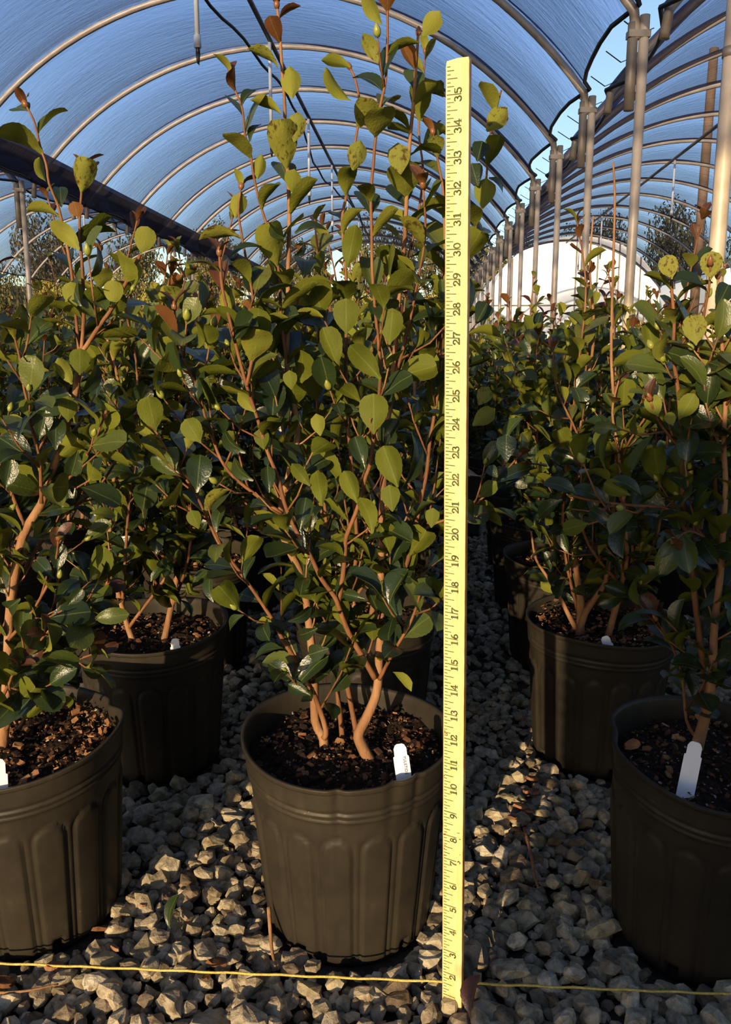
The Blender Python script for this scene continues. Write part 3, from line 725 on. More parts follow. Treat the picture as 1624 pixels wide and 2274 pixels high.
def dress(stems, q, leaf_step=.021, zmin=.33, twig_p=.5, lsize=(.030, .044), twigbooks=None):
    """stems: list of dict(pts, r0, r1, trunk). adds side twigs, returns leaves and buds"""
    leaves, buds = [], []
    for st in stems:
        pts = st['pts']; st['twigs'] = []
        acc = 0.0; k = q.randrange(10); tw = q.uniform(.02, .05)
        tot = sum((b_ - a_).length for a_, b_ in zip(pts, pts[1:])); run = 0.0
        az = q.uniform(0, 6.28); z0 = st.get('zmin', zmin)
        for a_, b_ in zip(pts, pts[1:]):
            seg = (b_ - a_).length
            if seg < 1e-6: continue
            t = (b_ - a_).normalized()
            run += seg; acc += seg; f = run / tot
            if b_.z < z0: acc = 0; continue
            while acc > leaf_step:
                acc -= leaf_step * q.uniform(.8, 1.2) * (1.0 if b_.z < .72 else 1.3); az += 2.4 + q.uniform(-.4, .4)
                o1 = t.orthogonal().normalized(); o2 = t.cross(o1)
                rdir = o1 * math.cos(az) + o2 * math.sin(az)
                hfac = max(0, min(1, (b_.z - .35) / .5))
                base = a_ + t * q.random() * seg
                m = 0
                if f > .93 and not st.get('notip'): m = q.choice([1, 3, 3, 2])
                elif f > .72: m = q.choice([0, 1, 1, 1, 2])
                elif hfac > .45: m = q.choice([0, 0, 1, 1])
                else: m = q.choice([0] * 7 + [1])
                if q.random() < twig_p * (1 if b_.z < .70 else .10) and f < .9:
                    ln = q.uniform(.035, .095) * (1.15 - .5 * f)
                    ang = R(q.uniform(28, 58)); dv = (t * math.cos(ang) + rdir * math.sin(ang)).normalized()
                    p2 = base + dv * ln * .5; d2 = (dv + Vector((0, 0, .45))).normalized(); p3 = p2 + d2 * ln * .5
                    st['twigs'].append([base, p2, p3])
                    az2 = q.uniform(0, 6.28); nl = max(3, int(ln / .0135))
                    for i in range(nl):
                        ff = (i + .7) / nl; pp = base.lerp(p2, ff * 2) if ff < .5 else p2.lerp(p3, ff * 2 - 1)
                        tt = dv if ff < .5 else d2; az2 += 2.4 + q.uniform(-.5, .5)
                        p1 = tt.orthogonal().normalized(); q1 = tt.cross(p1); rr = p1 * math.cos(az2) + q1 * math.sin(az2)
                        la = R(q.uniform(38, 66)) if i < nl - 1 else R(18)
                        dd = tt * math.cos(la) + rr * math.sin(la); nn = tt + Vector((q.uniform(-.35, .35), q.uniform(-.35, .35), q.uniform(-.1, .5)))
                        leaves.append((leaf_M(pp, dd, nn, q.uniform(*lsize) * (.8 + .3 * q.random())), q.randrange(len(SHAPES)), m if q.random() < .8 else 0))
                    if q.random() < .30: buds.append((p3, d2, q.uniform(.008, .013), 0))
                else:
                    la = R(q.uniform(30, 52) + 18 * (1 - f)); dd = t * math.cos(la) + rdir * math.sin(la)
                    nn = t + Vector((q.uniform(-.35, .35), q.uniform(-.35, .35), q.uniform(-.1, .3)))
                    sc_ = 1.0 if f < .85 else .85 if f < .95 else .62
                    leaves.append((leaf_M(base, dd, nn, q.uniform(*lsize) * 1.08 * sc_), q.randrange(len(SHAPES)), m))
        if not st.get('notip'):
            t = (pts[-1] - pts[-2]).normalized()
            for i in range(2):
                p1 = t.orthogonal().normalized(); az += 2.6; rr = p1 * math.cos(az) + t.cross(p1) * math.sin(az)
                leaves.append((leaf_M(pts[-1], t * .95 + rr * .28, -rr, q.uniform(.018, .028)), 3, 3 if q.random() < .7 else 1))
            buds.append((pts[-1], t, .010, 1))
    return leaves, buds
def stem_mb(st):
    b = MB(); n = len(st['pts'])
    b.tube(st['pts'], stem_radii(n, st['r0'] * (1.05 if st.get('trunk') else .85), st['r1'] * .8, .55), 8 if st['r0'] > .002 else 6)
    for tw in st.get('twigs', []): b.tube(tw, [.0013, .0010, .0007], 5)
    return b
BUDS = {}
for k_, mt in ((0, M_BUD), (1, M_BUDR)):
    b = MB(); bud_into(b, Vector((0, 0, 0)), Vector((0, 1, 0)), 1.0, mt); BUDS[k_] = b.mesh('flower_bud')

def in_view(p, mrg=30):
    d = p - CAM; zc = d.y * CP - d.z * SP
    if zc < .05: return False
    px = CXP + F * d.x / zc; py = CYP - F * (d.y * SP + d.z * CP) / zc
    return -mrg < px < 1624 + mrg and -mrg < py < 2274 + mrg

CAT = 'potted shrub'
def build_plant(root, stems, leaves, buds, pot_me, soil_me, mulch_me, nleaf=300, potrz=0.0):
    """root: Empty at the pot's foot; every shape given in the root's own frame"""
    Mw = Matrix.Translation(root.location) @ root.rotation_euler.to_matrix().to_4x4()
    po = link('pot', pot_me, root)
    back = Matrix.Rotation(-root.rotation_euler.z, 4, 'Z')        # pots settle a little towards the aisle on the sloping gravel
    po.matrix_local = back @ Matrix.Translation((0, .016, .004)) @ Matrix.Rotation(R(4.0), 4, 'X') @ Matrix.Rotation(potrz, 4, 'Z')
    so = link('soil', soil_me, po)
    if mulch_me: tag(link('mulch', mulch_me, so), kind='stuff')
    for st in stems: stem_mb(st).obj('stem', M_TRUNK if st.get('trunk') else M_BARK, root)
    if nleaf:
        sc = []
        for i, (M, s, m) in enumerate(leaves):
            p = Mw @ M.translation; v = (1.0 if in_view(p) else 0.0)
            sc.append((-(v * M.to_scale()[0] / max(.2, (p - CAM).length) ** 2), i))
        sc.sort(); pick = [i for _, i in sc[:nleaf]]; rest = [leaves[i] for _, i in sc[nleaf:]]
        for i in pick:
            M, s, m = leaves[i]; o = link('leaf', LEAF[(s, m)], root); o.matrix_local = M
        if rest: tag(link('foliage', leaves_mesh(rest), root), kind='stuff')
        for p, d, s, k in buds:
            o = link('flower_bud', BUDS[k], root); o.matrix_local = leaf_M(p, d, d.orthogonal(), s)
    else:
        tag(link('foliage', leaves_mesh(leaves), root), kind='stuff')

# ------------------------------------------------------------------ the three front shrubs (stems follow the plants' own branching)
def pxstem(px, y0, y1, r0, r1, root, sub=3, **kw):
    n = len(px); pts = []
    for i, (a, c) in enumerate(px):
        t = i / (n - 1); pts.append(P(a, c, y0 + (y1 - y0) * t ** 1.0) - root.location)
    d = dict(pts=catmull(pts, sub), r0=r0, r1=r1); d.update(kw); return d

q = random.Random(11)
cx, cy = NEAR['center']; center = empty('potted_camellia', (cx, cy, 0))
tag(center, 'bushy camellia with orange-brown stems in a black ribbed pot, beside the yardstick', CAT)
PY = cy
cs = [
 pxstem([(829, 1706), (803, 1654), (797, 1630), (814, 1595), (833, 1551), (840, 1514), (842, 1459), (846, 1380), (846, 1292), (847, 1218), (848, 1150), (853, 1063), (857, 964), (867, 895), (876, 800), (882, 720), (888, 648), (897, 560), (903, 450), (909, 330), (919, 224), (924, 150), (929, 80)], PY - .01, PY + .03, .0076, .0018, center, trunk=True),
 pxstem([(848, 1360), (860, 1335), (888, 1289), (906, 1244), (920, 1185), (935, 1110), (948, 1050), (955, 980), (966, 915), (977, 830), (985, 700), (988, 560), (985, 430), (975, 370), (963, 300)], PY, PY + .05, .0045, .0015, center),
 pxstem([(833, 1506), (810, 1466), (777, 1410), (755, 1355), (744, 1326), (714, 1285), (689, 1233), (655, 1174), (632, 1117), (617, 1059), (594, 1002), (571, 926), (548, 857), (521, 755), (508, 700), (494, 640), (488, 570)], PY - .01, PY - .07, .0045, .0018, center),
 pxstem([(751, 1340), (762, 1278), (767, 1220), (770, 1190), (790, 1140), (803, 1100), (812, 1060), (823, 1029), (830, 972), (842, 880), (844, 800), (834, 694), (827, 600), (826, 522), (824, 430), (830, 360), (833, 320), (845, 234), (857, 176), (861, 80), (861, 0), (862, -40)], PY - .02, PY - .05, .0036, .0014, center),
 pxstem([(720, 1712), (719, 1643), (700, 1600), (698, 1500), (690, 1420), (680, 1330), (666, 1269), (643, 1224), (626, 1178), (625, 1120), (640, 1060), (655, 1000), (661, 949), (648, 876), (637, 808), (639, 732), (640, 617), (641, 564), (643, 465), (638, 368), (634, 304), (632, 224), (627, 160), (621, 64), (616, 20)], PY + .01, PY - .01, .0062, .0016, center, trunk=True),
 pxstem([(719, 1640), (724, 1620), (703, 1555), (689, 1525), (659, 1470), (629, 1422), (611, 1385), (589, 1351), (567, 1318), (540, 1280), (510, 1240), (483, 1201), (460, 1150), (437, 1102), (403, 1048), (365, 990), (338, 945)], PY - .015, PY - .03, .0044, .0015, center, zmin=.26),
 pxstem([(792, 1625), (790, 1617), (777, 1551), (766, 1495), (768, 1459), (765, 1400), (775, 1330), (790, 1250), (792, 1180), (785, 1100), (778, 1000), (770, 920), (769, 842), (769, 732), (769, 617), (762, 533), (761, 476), (775, 410), (790, 310), (800, 240), (790, 180), (779, 154)], PY, PY + .06, .0044, .0015, center),
 pxstem([(763, 1668), (757, 1599), (751, 1551), (746, 1459), (750, 1407), (740, 1320), (730, 1230), (722, 1130), (712, 1030), (706, 930), (705, 830), (708, 740), (712, 640), (706, 560), (700, 500)], PY + .03, PY + .11, .0045, .0014, center),
 pxstem([(637, 795), (628, 743), (624, 694), (620, 610), (609, 541), (590, 491), (575, 442), (563, 388), (555, 330), (544, 298), (538, 240), (520, 195), (515, 172)], PY - .01, PY - .02, .0023, .0012, center),
 pxstem([(625, 1140), (570, 1100), (520, 1060), (491, 1021), (472, 972), (456, 926), (437, 857), (414, 811), (395, 750), (388, 690)], PY - .02, PY - .05, .0028, .0013, center),
 pxstem([(843, 1508), (860, 1475), (881, 1436), (907, 1392), (925, 1348), (938, 1300)], PY - .01, PY - .06, .0030, .0016, center, zmin=.26, notip=True),
 pxstem([(925, 1190), (960, 1165), (1000, 1150), (1059, 1118), (1110, 1063), (1150, 1015)], PY + .02, PY + .0, .0024, .0012, center),
 pxstem([(975, 820), (985, 700), (1005, 620), (1030, 560), (1055, 510), (1068, 465), (1080, 400), (1085, 330), (1095, 270), (1114, 200)], PY + .04, PY + .01, .0024, .0012, center, notip=True),
 pxstem([(888, 648), (910, 560), (930, 470), (940, 380), (930, 290), (938, 200), (945, 120)], PY + .02, PY + .10, .0022, .0012, center),
 pxstem([(870, 860), (900, 760), (925, 640), (945, 520), (940, 420)], PY + .02, PY - .05, .0024, .0012, center),
 pxstem([(548, 857), (565, 760), (560, 650), (540, 540), (530, 470), (535, 420)], PY - .06, PY - .01, .0022, .0012, center),
]
cl, cb = dress(cs, q, leaf_step=.0165, zmin=.30, twig_p=.50, lsize=(.032, .047))
# thin out what would stand in front of the traced leaves, then add those
HC = [((649, 218), (643, 147), 42, 0, 1), ((654, 315), (662, 256), 37, 0, 2), ((618, 150), (574, 94), 15, 0, 2), ((890, 387), (884, 322), 51, 0, 2), ((784, 378), (800, 312), 40, 0, 2), ((845, 141), (813, 86), 30, 0, 2),
      ((778, 150), (727, 123), 22, 0, 1), ((781, 224), (715, 181), 20, 0, 1), ((940, 80), (973, 32), 36, 0, 1), ((624, 253), (576, 208), 18, 0, 1), ((536, 234), (560, 182), 20, 1, 0), ((555, 314), (566, 261), 18, 1, 0),
      ((848, 54), (807, 0), 26, 0, 1), ((855, 208), (797, 141), 26, 1, 0), ((572, 397), (580, 349), 26, 0, 1), ((769, 743), (769, 667), 60, 0, 0), ((865, 766), (872, 690), 50, 0, 0), ((846, 842), (783, 770), 46, 0, 0),
      ((510, 709), (502, 640), 34, 0, 2), ((771, 594), (788, 510), 42, 0, 0), ((523, 484), (536, 428), 36, 0, 1), ((647, 426), (653, 379), 34, 0, 1), ((655, 518), (720, 484), 20, 1, 0), ((632, 529), (582, 506), 18, 1, 0), ((653, 568), (689, 545), 16, 1, 0), ((510, 575), (565, 522), 15, 1, 0),
      ((830, 964), (830, 878), 63, 0, 0), ((586, 998), (578, 954), 50, 0, 0), ((716, 1124), (704, 1048), 38, 0, 0), ((689, 1079), (651, 1033), 30, 0, 0), ((794, 1117), (765, 1048), 42, 0, 0), ((884, 1082), (853, 995), 58, 0, 0), ((872, 1136), (865, 1079), 54, 0, 0), ((827, 1185), (815, 1102), 36, 0, 0),
      ((712, 968), (703, 922), 33, 0, 1), ((647, 865), (643, 825), 48, 0, 0), ((811, 1040), (788, 968), 40, 1, 0), ((437, 1094), (445, 1010), 56, 1, 0), ((598, 1094), (594, 1033), 34, 1, 0), ((666, 1178), (680, 1105), 40, 1, 0), ((481, 1182), (483, 1117), 26, 1, 0), ((567, 915), (533, 876), 32, 0, 1), ((441, 1174), (425, 1135), 42, 0, 0),
      ((895, 1082), (956, 976), 28, 1, 0), ((545, 1005), (479, 968), 30, 1, 0), ((563, 1067), (502, 1029), 28, 1, 0), ((474, 1337), (452, 1281), 24, 1, 0), ((541, 1366), (493, 1392), 24, 1, 0), ((629, 1440), (559, 1440), 24, 1, 0), ((689, 1544), (644, 1521), 32, 1, 0), ((729, 1440), (685, 1455), 42, 1, 0), ((873, 1492), (916, 1516), 18, 0, 1),
      ((888, 1274), (921, 1285), 38, 1, 0), ((810, 1330), (762, 1318), 28, 1, 0), ((1081, 291), (1126, 238), 42, 0, 2), ((1072, 463), (1080, 400), 48, 0, 1), ((1060, 359), (1072, 312), 46, 1, 0), ((1062, 413), (1047, 362), 45, 1, 0), ((1086, 395), (1130, 415), 16, 1, 0), ((1063, 900), (1085, 862), 34, 0, 2), ((1050, 945), (1098, 908), 38, 0, 1),
      ((1125, 1025), (1125, 965), 44, 1, 0), ((1105, 1060), (1085, 1035), 36, 1, 0), ((1065, 1105), (1100, 1072), 34, 0, 0), ((958, 1172), (962, 1130), 34, 0, 0), ((640, 1380), (700, 1360), 26, 1, 0), ((705, 1395), (655, 1420), 30, 1, 0)]
def proj(p):
    d = p - CAM; zc = d.y * CP - d.z * SP
    return CXP + F * d.x / zc, CYP - F * (d.y * SP + d.z * CP) / zc
hero_px = [((a[0] + c[0]) / 2, (a[1] + c[1]) / 2, max(w, math.hypot(a[0] - c[0], a[1] - c[1])) * .55) for a, c, w, *_ in HC]
def thin(lst, root, hp, yfront):
    out = []
    for L_ in lst:
        M = L_[0]; wp = root.location + (M @ Vector((0, .5, 0))); X, Y = proj(wp)
        if wp.y < yfront and any((X - a) ** 2 + (Y - c) ** 2 < r * r for a, c, r in hp): continue
        out.append(L_)
    return out
cl = thin(cl, center, hero_px, PY + .06)
for a, c, w, up, m in HC:
    M, s, m = hero(a, c, w, PY - .055 if a[1] > 500 else PY - .02, bool(up), m, lean=.008, flip=q.choice([-1, 1]))
    M = Matrix.Translation(-center.location) @ M; cl.append((M, s, m))
PM_C, pt_c = pot_mesh('pot', 1, .010, notch=((-1.75, .05, .004), (-1.25, .06, .004), (-1.0, .04, .003)))
SM_C = soil_mesh(pt_c, 1); MU_C = mulch_mesh(1, 1500)
build_plant(center, cs, cl, cb, PM_C, SM_C, MU_C, 300, R(6))

lx, ly = NEAR['left']; left = empty('potted_camellia', (lx, ly, 0))
tag(left, 'camellia with one stout forked stem in a dented black pot filled with coarse bark', CAT)
LY = ly - .06
ls = [
 pxstem([(2, 1690), (12, 1580), (18, 1450), (25, 1330), (50, 1195), (92, 1120), (103, 1079), (130, 1005), (148, 943), (168, 869), (180, 777)], ly, LY, .0070, .0042, left, trunk=True, zmin=.34, notip=True),
 pxstem([(179, 785), (192, 768), (222, 722), (251, 682), (278, 632), (312, 565)], LY, LY - .01, .0032, .0022, left, notip=True),
 pxstem([(180, 785), (186, 709), (184, 614), (178, 530), (177, 490), (180, 440), (185, 385)], LY, LY, .0028, .0013, left),
 pxstem([(177, 790), (174, 762), (168, 694), (157, 590), (139, 500), (127, 451), (109, 407), (103, 366), (89, 324), (80, 283), (71, 259), (60, 238)], LY, LY + .02, .0026, .0012, left),
 pxstem([(92, 1118), (89, 1030), (77, 975), (65, 928), (59, 886), (53, 860), (45, 800), (30, 740)], LY, LY - .01, .0026, .0014, left),
 pxstem([(103, 1102), (142, 1073), (177, 1034), (207, 987), (230, 930)], LY, LY - .02, .0022, .0014, left),
 pxstem([(60, 1180), (20, 1080), (-20, 960), (-40, 820), (-30, 700), (-10, 600)], ly, ly + .06, .0034, .0014, left),
 pxstem([(30, 1320), (80, 1220), (150, 1140), (220, 1080), (270, 1000), (300, 930)], ly, ly + .02, .0030, .0014, left),
 pxstem([(20, 1420), (70, 1360), (110, 1290), (125, 1240), (130, 1200)], ly - .04, ly - .09, .0026, .0014, left, zmin=.24),
 pxstem([(40, 1620), (75, 1560), (128, 1480), (165, 1430), (190, 1390)], ly + .02, ly + .06, .0028, .0014, left, zmin=.24),
 pxstem([(0, 1560), (30, 1500), (60, 1460), (100, 1410)], ly - .03, ly - .08, .0026, .0014, left, zmin=.22),
 pxstem([(10, 1600), (50, 1540), (110, 1500), (160, 1470), (215, 1450)], ly - .01, ly - .03, .0026, .0014, left, zmin=.22),
 pxstem([(15, 1480), (60, 1420), (130, 1370), (200, 1340), (235, 1300)], ly, ly - .02, .0028, .0014, left, zmin=.24),
 pxstem([(15, 1620), (30, 1570), (20, 1520), (40, 1480)], ly - .05, ly - .09, .0024, .0014, left, zmin=.22),
 pxstem([(-5, 1500), (-30, 1380), (-60, 1250), (-40, 1100), (-60, 950)], ly, ly, .0034, .0014, left, zmin=.25),
]
ql = random.Random(22); ll, lb = dress(ls, ql, leaf_step=.0165, zmin=.27, twig_p=.52, lsize=(.032, .047))
HL = [((251, 679), (253, 626), 47, 0, 1), ((168, 685), (158, 630), 40, 0, 1), ((313, 564), (328, 507), 53, 0, 1), ((176, 555), (130, 498), 32, 0, 1), ((174, 484), (165, 451), 38, 0, 3), ((136, 460), (133, 401), 27, 1, 0), ((103, 404), (77, 365), 14, 0, 1), ((177, 833), (177, 777), 56, 0, 0), ((151, 937), (151, 883), 59, 0, 0), ((160, 854), (133, 804), 28, 0, 1),
      ((62, 925), (56, 890), 58, 0, 0), ((86, 978), (100, 916), 38, 1, 0), ((124, 999), (124, 925), 40, 1, 0), ((177, 875), (233, 824), 26, 1, 0), ((183, 1031), (183, 1000), 53, 0, 0), ((213, 984), (216, 943), 42, 0, 0), ((346, 957), (328, 884), 52, 0, 0), ((446, 984), (414, 934), 44, 0, 0), ((12, 1087), (24, 1025), 36, 1, 0), ((173, 1000), (160, 1050), 36, 1, 0), ((200, 1140), (257, 1135), 22, 1, 1), ((45, 1330), (0, 1365), 34, 1, 0), ((120, 1285), (72, 1235), 34, 1, 0), ((128, 1270), (130, 1210), 36, 1, 0), ((150, 1345), (182, 1310), 26, 1, 0), ((180, 680), (145, 612), 30, 1, 0), ((195, 620), (240, 560), 18, 1, 0)]
hpl = [((a[0] + c[0]) / 2, (a[1] + c[1]) / 2, max(w, math.hypot(a[0] - c[0], a[1] - c[1])) * .55) for a, c, w, *_ in HL]
ll = thin(ll, left, hpl, ly + .06)
for a, c, w, up, m in HL:
    M, s, m = hero(a, c, w, LY - .02, bool(up), m, lean=.008, flip=ql.choice([-1, 1])); ll.append((Matrix.Translation(-left.location) @ M, s, m))
PM_L, pt_l = pot_mesh('pot', 7, .030, notch=((.55, .16, .010),))
SM_L = soil_mesh(pt_l, 2); MU_L = mulch_mesh(2, 1700, tall=.012, coarse=M_CHIPL)
build_plant(left, ls, ll, lb, PM_L, SM_L, MU_L, 300)

rx, ry = NEAR['right']; right = empty('potted_camellia', (rx, ry, 0))
tag(right, 'shaded camellia with a thick leaning trunk in the pot holding an orange bark chip', CAT)
RY = ry
rs_ = [
 pxstem([(1548, 1660), (1568, 1585), (1580, 1515), (1584, 1454), (1588, 1380), (1600, 1280), (1606, 1180), (1612, 1080), (1608, 980), (1612, 880), (1605, 780), (1598, 690), (1595, 620)], RY, RY - .04, .0072, .0016, right, trunk=True),
 pxstem([(1582, 1510), (1624, 1480), (1680, 1400), (1720, 1280), (1740, 1100), (1730, 900), (1725, 700)], RY, RY + .05, .0045, .0015, right),
 pxstem([(1575, 1560), (1552, 1400), (1535, 1250), (1518, 1120), (1516, 1066), (1515, 982), (1509, 891), (1502, 836), (1495, 785), (1498, 715), (1493, 653), (1490, 600)], RY, RY - .03, .0050, .0018, right),
 pxstem([(1540, 1230), (1516, 1165), (1480, 1129), (1440, 1125), (1359, 1118), (1300, 1108), (1262, 1100)], RY - .02, RY - .06, .0030, .0014, right, notip=True),
 pxstem([(1440, 1126), (1390, 1145), (1340, 1155), (1305, 1165)], RY - .04, RY - .06, .0020, .0012, right, notip=True),
 pxstem([(1516, 1000), (1480, 960), (1460, 930), (1445, 890)], RY - .03, RY - .06, .0022, .0013, right),
 pxstem([(1590, 1100), (1580, 960), (1565, 860), (1550, 790), (1560, 720), (1575, 640), (1578, 590)], RY, RY - .06, .0028, .0013, right),
 pxstem([(1516, 990), (1535, 930), (1545, 860), (1530, 770), (1515, 700)], RY - .02, RY + .03, .0024, .0013, right),
 pxstem([(1600, 1250), (1570, 1200), (1530, 1180), (1500, 1200)], RY, RY - .08, .0026, .0014, right, zmin=.3),
 pxstem([(1548, 1640), (1525, 1600), (1515, 1500), (1490, 1430), (1460, 1380)], RY + .02, RY + .02, .0024, .0014, right, zmin=.26),
 pxstem([(1606, 1180), (1640, 1100), (1650, 980), (1640, 850), (1650, 700)], RY, RY - .05, .0030, .0014, right),
]
qr = random.Random(33); rl, rb_ = dress(rs_, qr, leaf_step=.0165, zmin=.30, twig_p=.5, lsize=(.033, .048))
HRt = [((1348, 1118), (1282, 1070), 30, 1, 0), ((1282, 1099), (1217, 1056), 30, 1, 0), ((1250, 1110), (1187, 1140), 30, 1, 0), ((1308, 1162), (1253, 1176), 36, 0, 0), ((1400, 1100), (1345, 1075), 34, 0, 0), ((1579, 621), (1581, 562), 42, 0, 2), ((1546, 767), (1542, 701), 51, 0, 2), ((1493, 620), (1480, 570), 44, 0, 2), ((1425, 1100), (1370, 1050), 26, 1, 0), ((1462, 925), (1445, 880), 44, 0, 1), ((1495, 945), (1485, 918), 36, 0, 1), ((1590, 690), (1622, 625), 36, 1, 0), ((1365, 1165), (1310, 1130), 30, 1, 0), ((1510, 930), (1540, 880), 40, 0, 0)]
hpr = [((a[0] + c[0]) / 2, (a[1] + c[1]) / 2, max(w, math.hypot(a[0] - c[0], a[1] - c[1])) * .55) for a, c, w, *_ in HRt]
rl = thin(rl, right, hpr, ry + .06)
for a, c, w, up, m in HRt:
    M, s, m = hero(a, c, w, RY - .06, bool(up), m, lean=.008, flip=qr.choice([-1, 1])); rl.append((Matrix.Translation(-right.location) @ M, s, m))
PM_R, pt_r = pot_mesh('pot', 12, .022, notch=((2.9, .2, .008),))
SM_R = soil_mesh(pt_r, 3); MU_R = mulch_mesh(3, 1200)
build_plant(right, rs_, rl, rb_, PM_R, SM_R, MU_R, 300)

# ------------------------------------------------------------------ other shrubs: prototypes and copies
def proto_stems(seed, h, trunks=2, nst=8, spread=.20):
    q = random.Random(seed); st = []
    heads = []
    for k in range(trunks):
        w = 6.28 * k / trunks + q.uniform(-.6, .6); r = q.uniform(.012, .030)
        p0 = Vector((r * math.cos(w), r * math.sin(w), SOILZ - .01)); p1 = p0 + Vector((.03 * math.cos(w), .03 * math.sin(w), q.uniform(.08, .14)))
        heads.append((p0, p1, w))
    for i in range(nst):
        p0, p1, w = heads[i % trunks]; ww = w + q.uniform(-1.3, 1.3) + (i // trunks) * 1.7
        hh = h * q.uniform(.72, 1.0); r = spread * q.uniform(.35, 1.0)
        end = Vector((r * math.cos(ww), r * math.sin(ww), hh)); j = p0.lerp(p1, q.uniform(.3, 1.0))
        a = j.lerp(end, .25) + Vector((.35 * r * math.cos(ww), .35 * r * math.sin(ww), 0)); b_ = j.lerp(end, .62) + Vector((q.uniform(-.02, .02), q.uniform(-.02, .02), 0)); c = j.lerp(end, .84) + Vector((q.uniform(-.015, .015), q.uniform(-.015, .015), 0))
        pts = ([p0, j] if i < trunks else [j]) + [a, b_, c, end]
        st.append(dict(pts=catmull(pts, 5), r0=.0062 if i < trunks else .0036, r1=.0014, trunk=i < trunks))
    return st
GPOT, pt_g = pot_mesh('pot', 20, .012); GPOT2, pt_g2 = pot_mesh('pot', 21, .020)
GSOIL = soil_mesh(pt_g, 4); GMUL = mulch_mesh(4, 700); GMUL2 = mulch_mesh(5, 1200, tall=.03, coarse=M_CHIPL)
FPOT, _p = pot_mesh('pot', 22, .012, hires=False); FSOIL = soil_mesh(_p, 6, 24, 4)
def proto(seed, h, **kw):
    st = proto_stems(seed, h, **kw); q = random.Random(seed + 1)
    lv, bd = dress(st, q, leaf_step=.0175, zmin=.27, twig_p=.52, lsize=(.032, .046)); return st, lv, bd
PROT = [proto(400 + i, h, trunks=t, nst=n) for i, (h, t, n) in enumerate([(.88, 2, 11), (.82, 3, 11), (.92, 2, 10), (.78, 2, 12), (.86, 3, 11), (.74, 2, 11)])]

def place_full(x, y, k, rz, label, nleaf, group=None, mul=None, pot=GPOT, extra=None):
    e = empty('potted_camellia', (x, y, 0), rz); st, lv, bd = PROT[k]
    st = [dict(s) for s in st]; lv = list(lv)
    if extra: st = extra(e) + st[2:]
    build_plant(e, st, lv, bd[::2], pot, GSOIL, mul or GMUL, nleaf, q.uniform(0, 6)); tag(e, label, CAT, group); return e
place_full(*NEAR['midleft'], 0, .4, 'camellia behind the dented pot, its own pot deep in shade with a white label stub', 260)
place_full(*NEAR['behind'], 2, 2.1, 'camellia standing directly behind the yardstick shrub, its pot rim in sunlight', 200)
def mid_right_trunks(e):
    y = NEAR['midright'][1]
    def loc(s):
        s['pts'] = [Matrix.Rotation(-e.rotation_euler.z, 3, 'Z') @ p for p in s['pts']]; return s
    return [loc(pxstem([(1288, 1418), (1290, 1340), (1283, 1290), (1276, 1215), (1272, 1120), (1285, 1000), (1300, 880), (1320, 740), (1310, 600), (1318, 480)], y, y - .02, .0078, .0016, e, trunk=True)),
            loc(pxstem([(1284, 1416), (1300, 1362), (1330, 1318), (1346, 1288), (1356, 1220), (1362, 1130), (1370, 980), (1358, 800), (1362, 600), (1366, 440), (1362, 360)], y - .01, y - .03, .0066, .0016, e, trunk=True)),
            loc(pxstem([(1288, 1412), (1268, 1375), (1240, 1320), (1215, 1280), (1190, 1240), (1180, 1180)], y, y - .05, .0055, .0018, e, trunk=True))]
place_full(*NEAR['midright'], 4, 1.2, 'camellia with sunlit twin trunks in a pot heaped with loose bark', 280, mul=GMUL2, pot=GPOT2, extra=mid_right_trunks)

# back rows
rr_ = random.Random(77); spots = []
row_y = [1.72, 2.13, 2.56, 3.0, 3.5, 4.0, 4.6, 5.2, 5.9, 6.7, 7.6]
for ri, yy in enumerate(row_y):
    lim = .47 * yy + .25
    k = -12
    for k in range(-16, 17):
        x = -.02 + k * .405 + (yy - .89) * math.tan(PSI) + rr_.uniform(-.03, .03) + (.2 if ri % 2 == 1 and yy > 2.5 else 0)
        if abs(x) > lim: continue
        gx = x * CG - yy * SG
        if .72 < gx < 1.25 and yy > 2.3: continue
        spots.append((x, yy + rr_.uniform(-.03, .03), ri))
spots += [(-.80, 1.30, 0), (.80, 1.32, 0)]
PL = []
for st, lv, bd in PROT:
    b = MB()
    for s in st:
        s2 = stem_mb(s); b.add(s2.v, s2.f)
    PL.append((b.mesh('stems', M_BARK), leaves_mesh(lv)))
COLN = {0: 'in line with the yardstick shrub', -1: 'in line with the dented pot', 1: 'in line with the shaded pot', -2: 'one column out past the dented pot', 2: 'one column out past the shaded pot', -3: 'two columns out past the dented pot', 3: 'two columns out past the shaded pot'}
GL = {0: 'camellia in the third row, half hidden by the shrubs before it', 1: 'camellia in the fourth row, half hidden by the shrubs before it'}
for x, y, ri in spots:
    k = rr_.randrange(len(PROT)); rz = rr_.uniform(0, 6.28)
    if y < 2.3:
        kc = round((x + .02 - (y - .89) * math.tan(PSI)) / .405)
        place_full(x, y, k, rz, ('camellia in the third row, ' if y > 1.5 and ri == 0 else 'camellia in the fourth row, ' if y > 1.5 else 'camellia in the second row, ') + COLN[max(-3, min(3, kc))], 150, 'camellias in the rows behind')
    else:
        e = empty('potted_camellia', (x, y, 0), rz); s = rr_.uniform(.94, 1.08)
        po = link('pot', FPOT, e); link('soil', FSOIL, po)
        link('stems', PL[k][0], e); tag(link('foliage', PL[k][1], e), kind='stuff')
        side = x * CG - y * SG > 1.0
        tag(e, 'distant camellia in the crowded rows ' + ('beyond the gutter posts' if side else 'under the ridge sprinklers'), CAT, 'far camellias ' + ('beyond the posts' if side else 'under the ridge'))

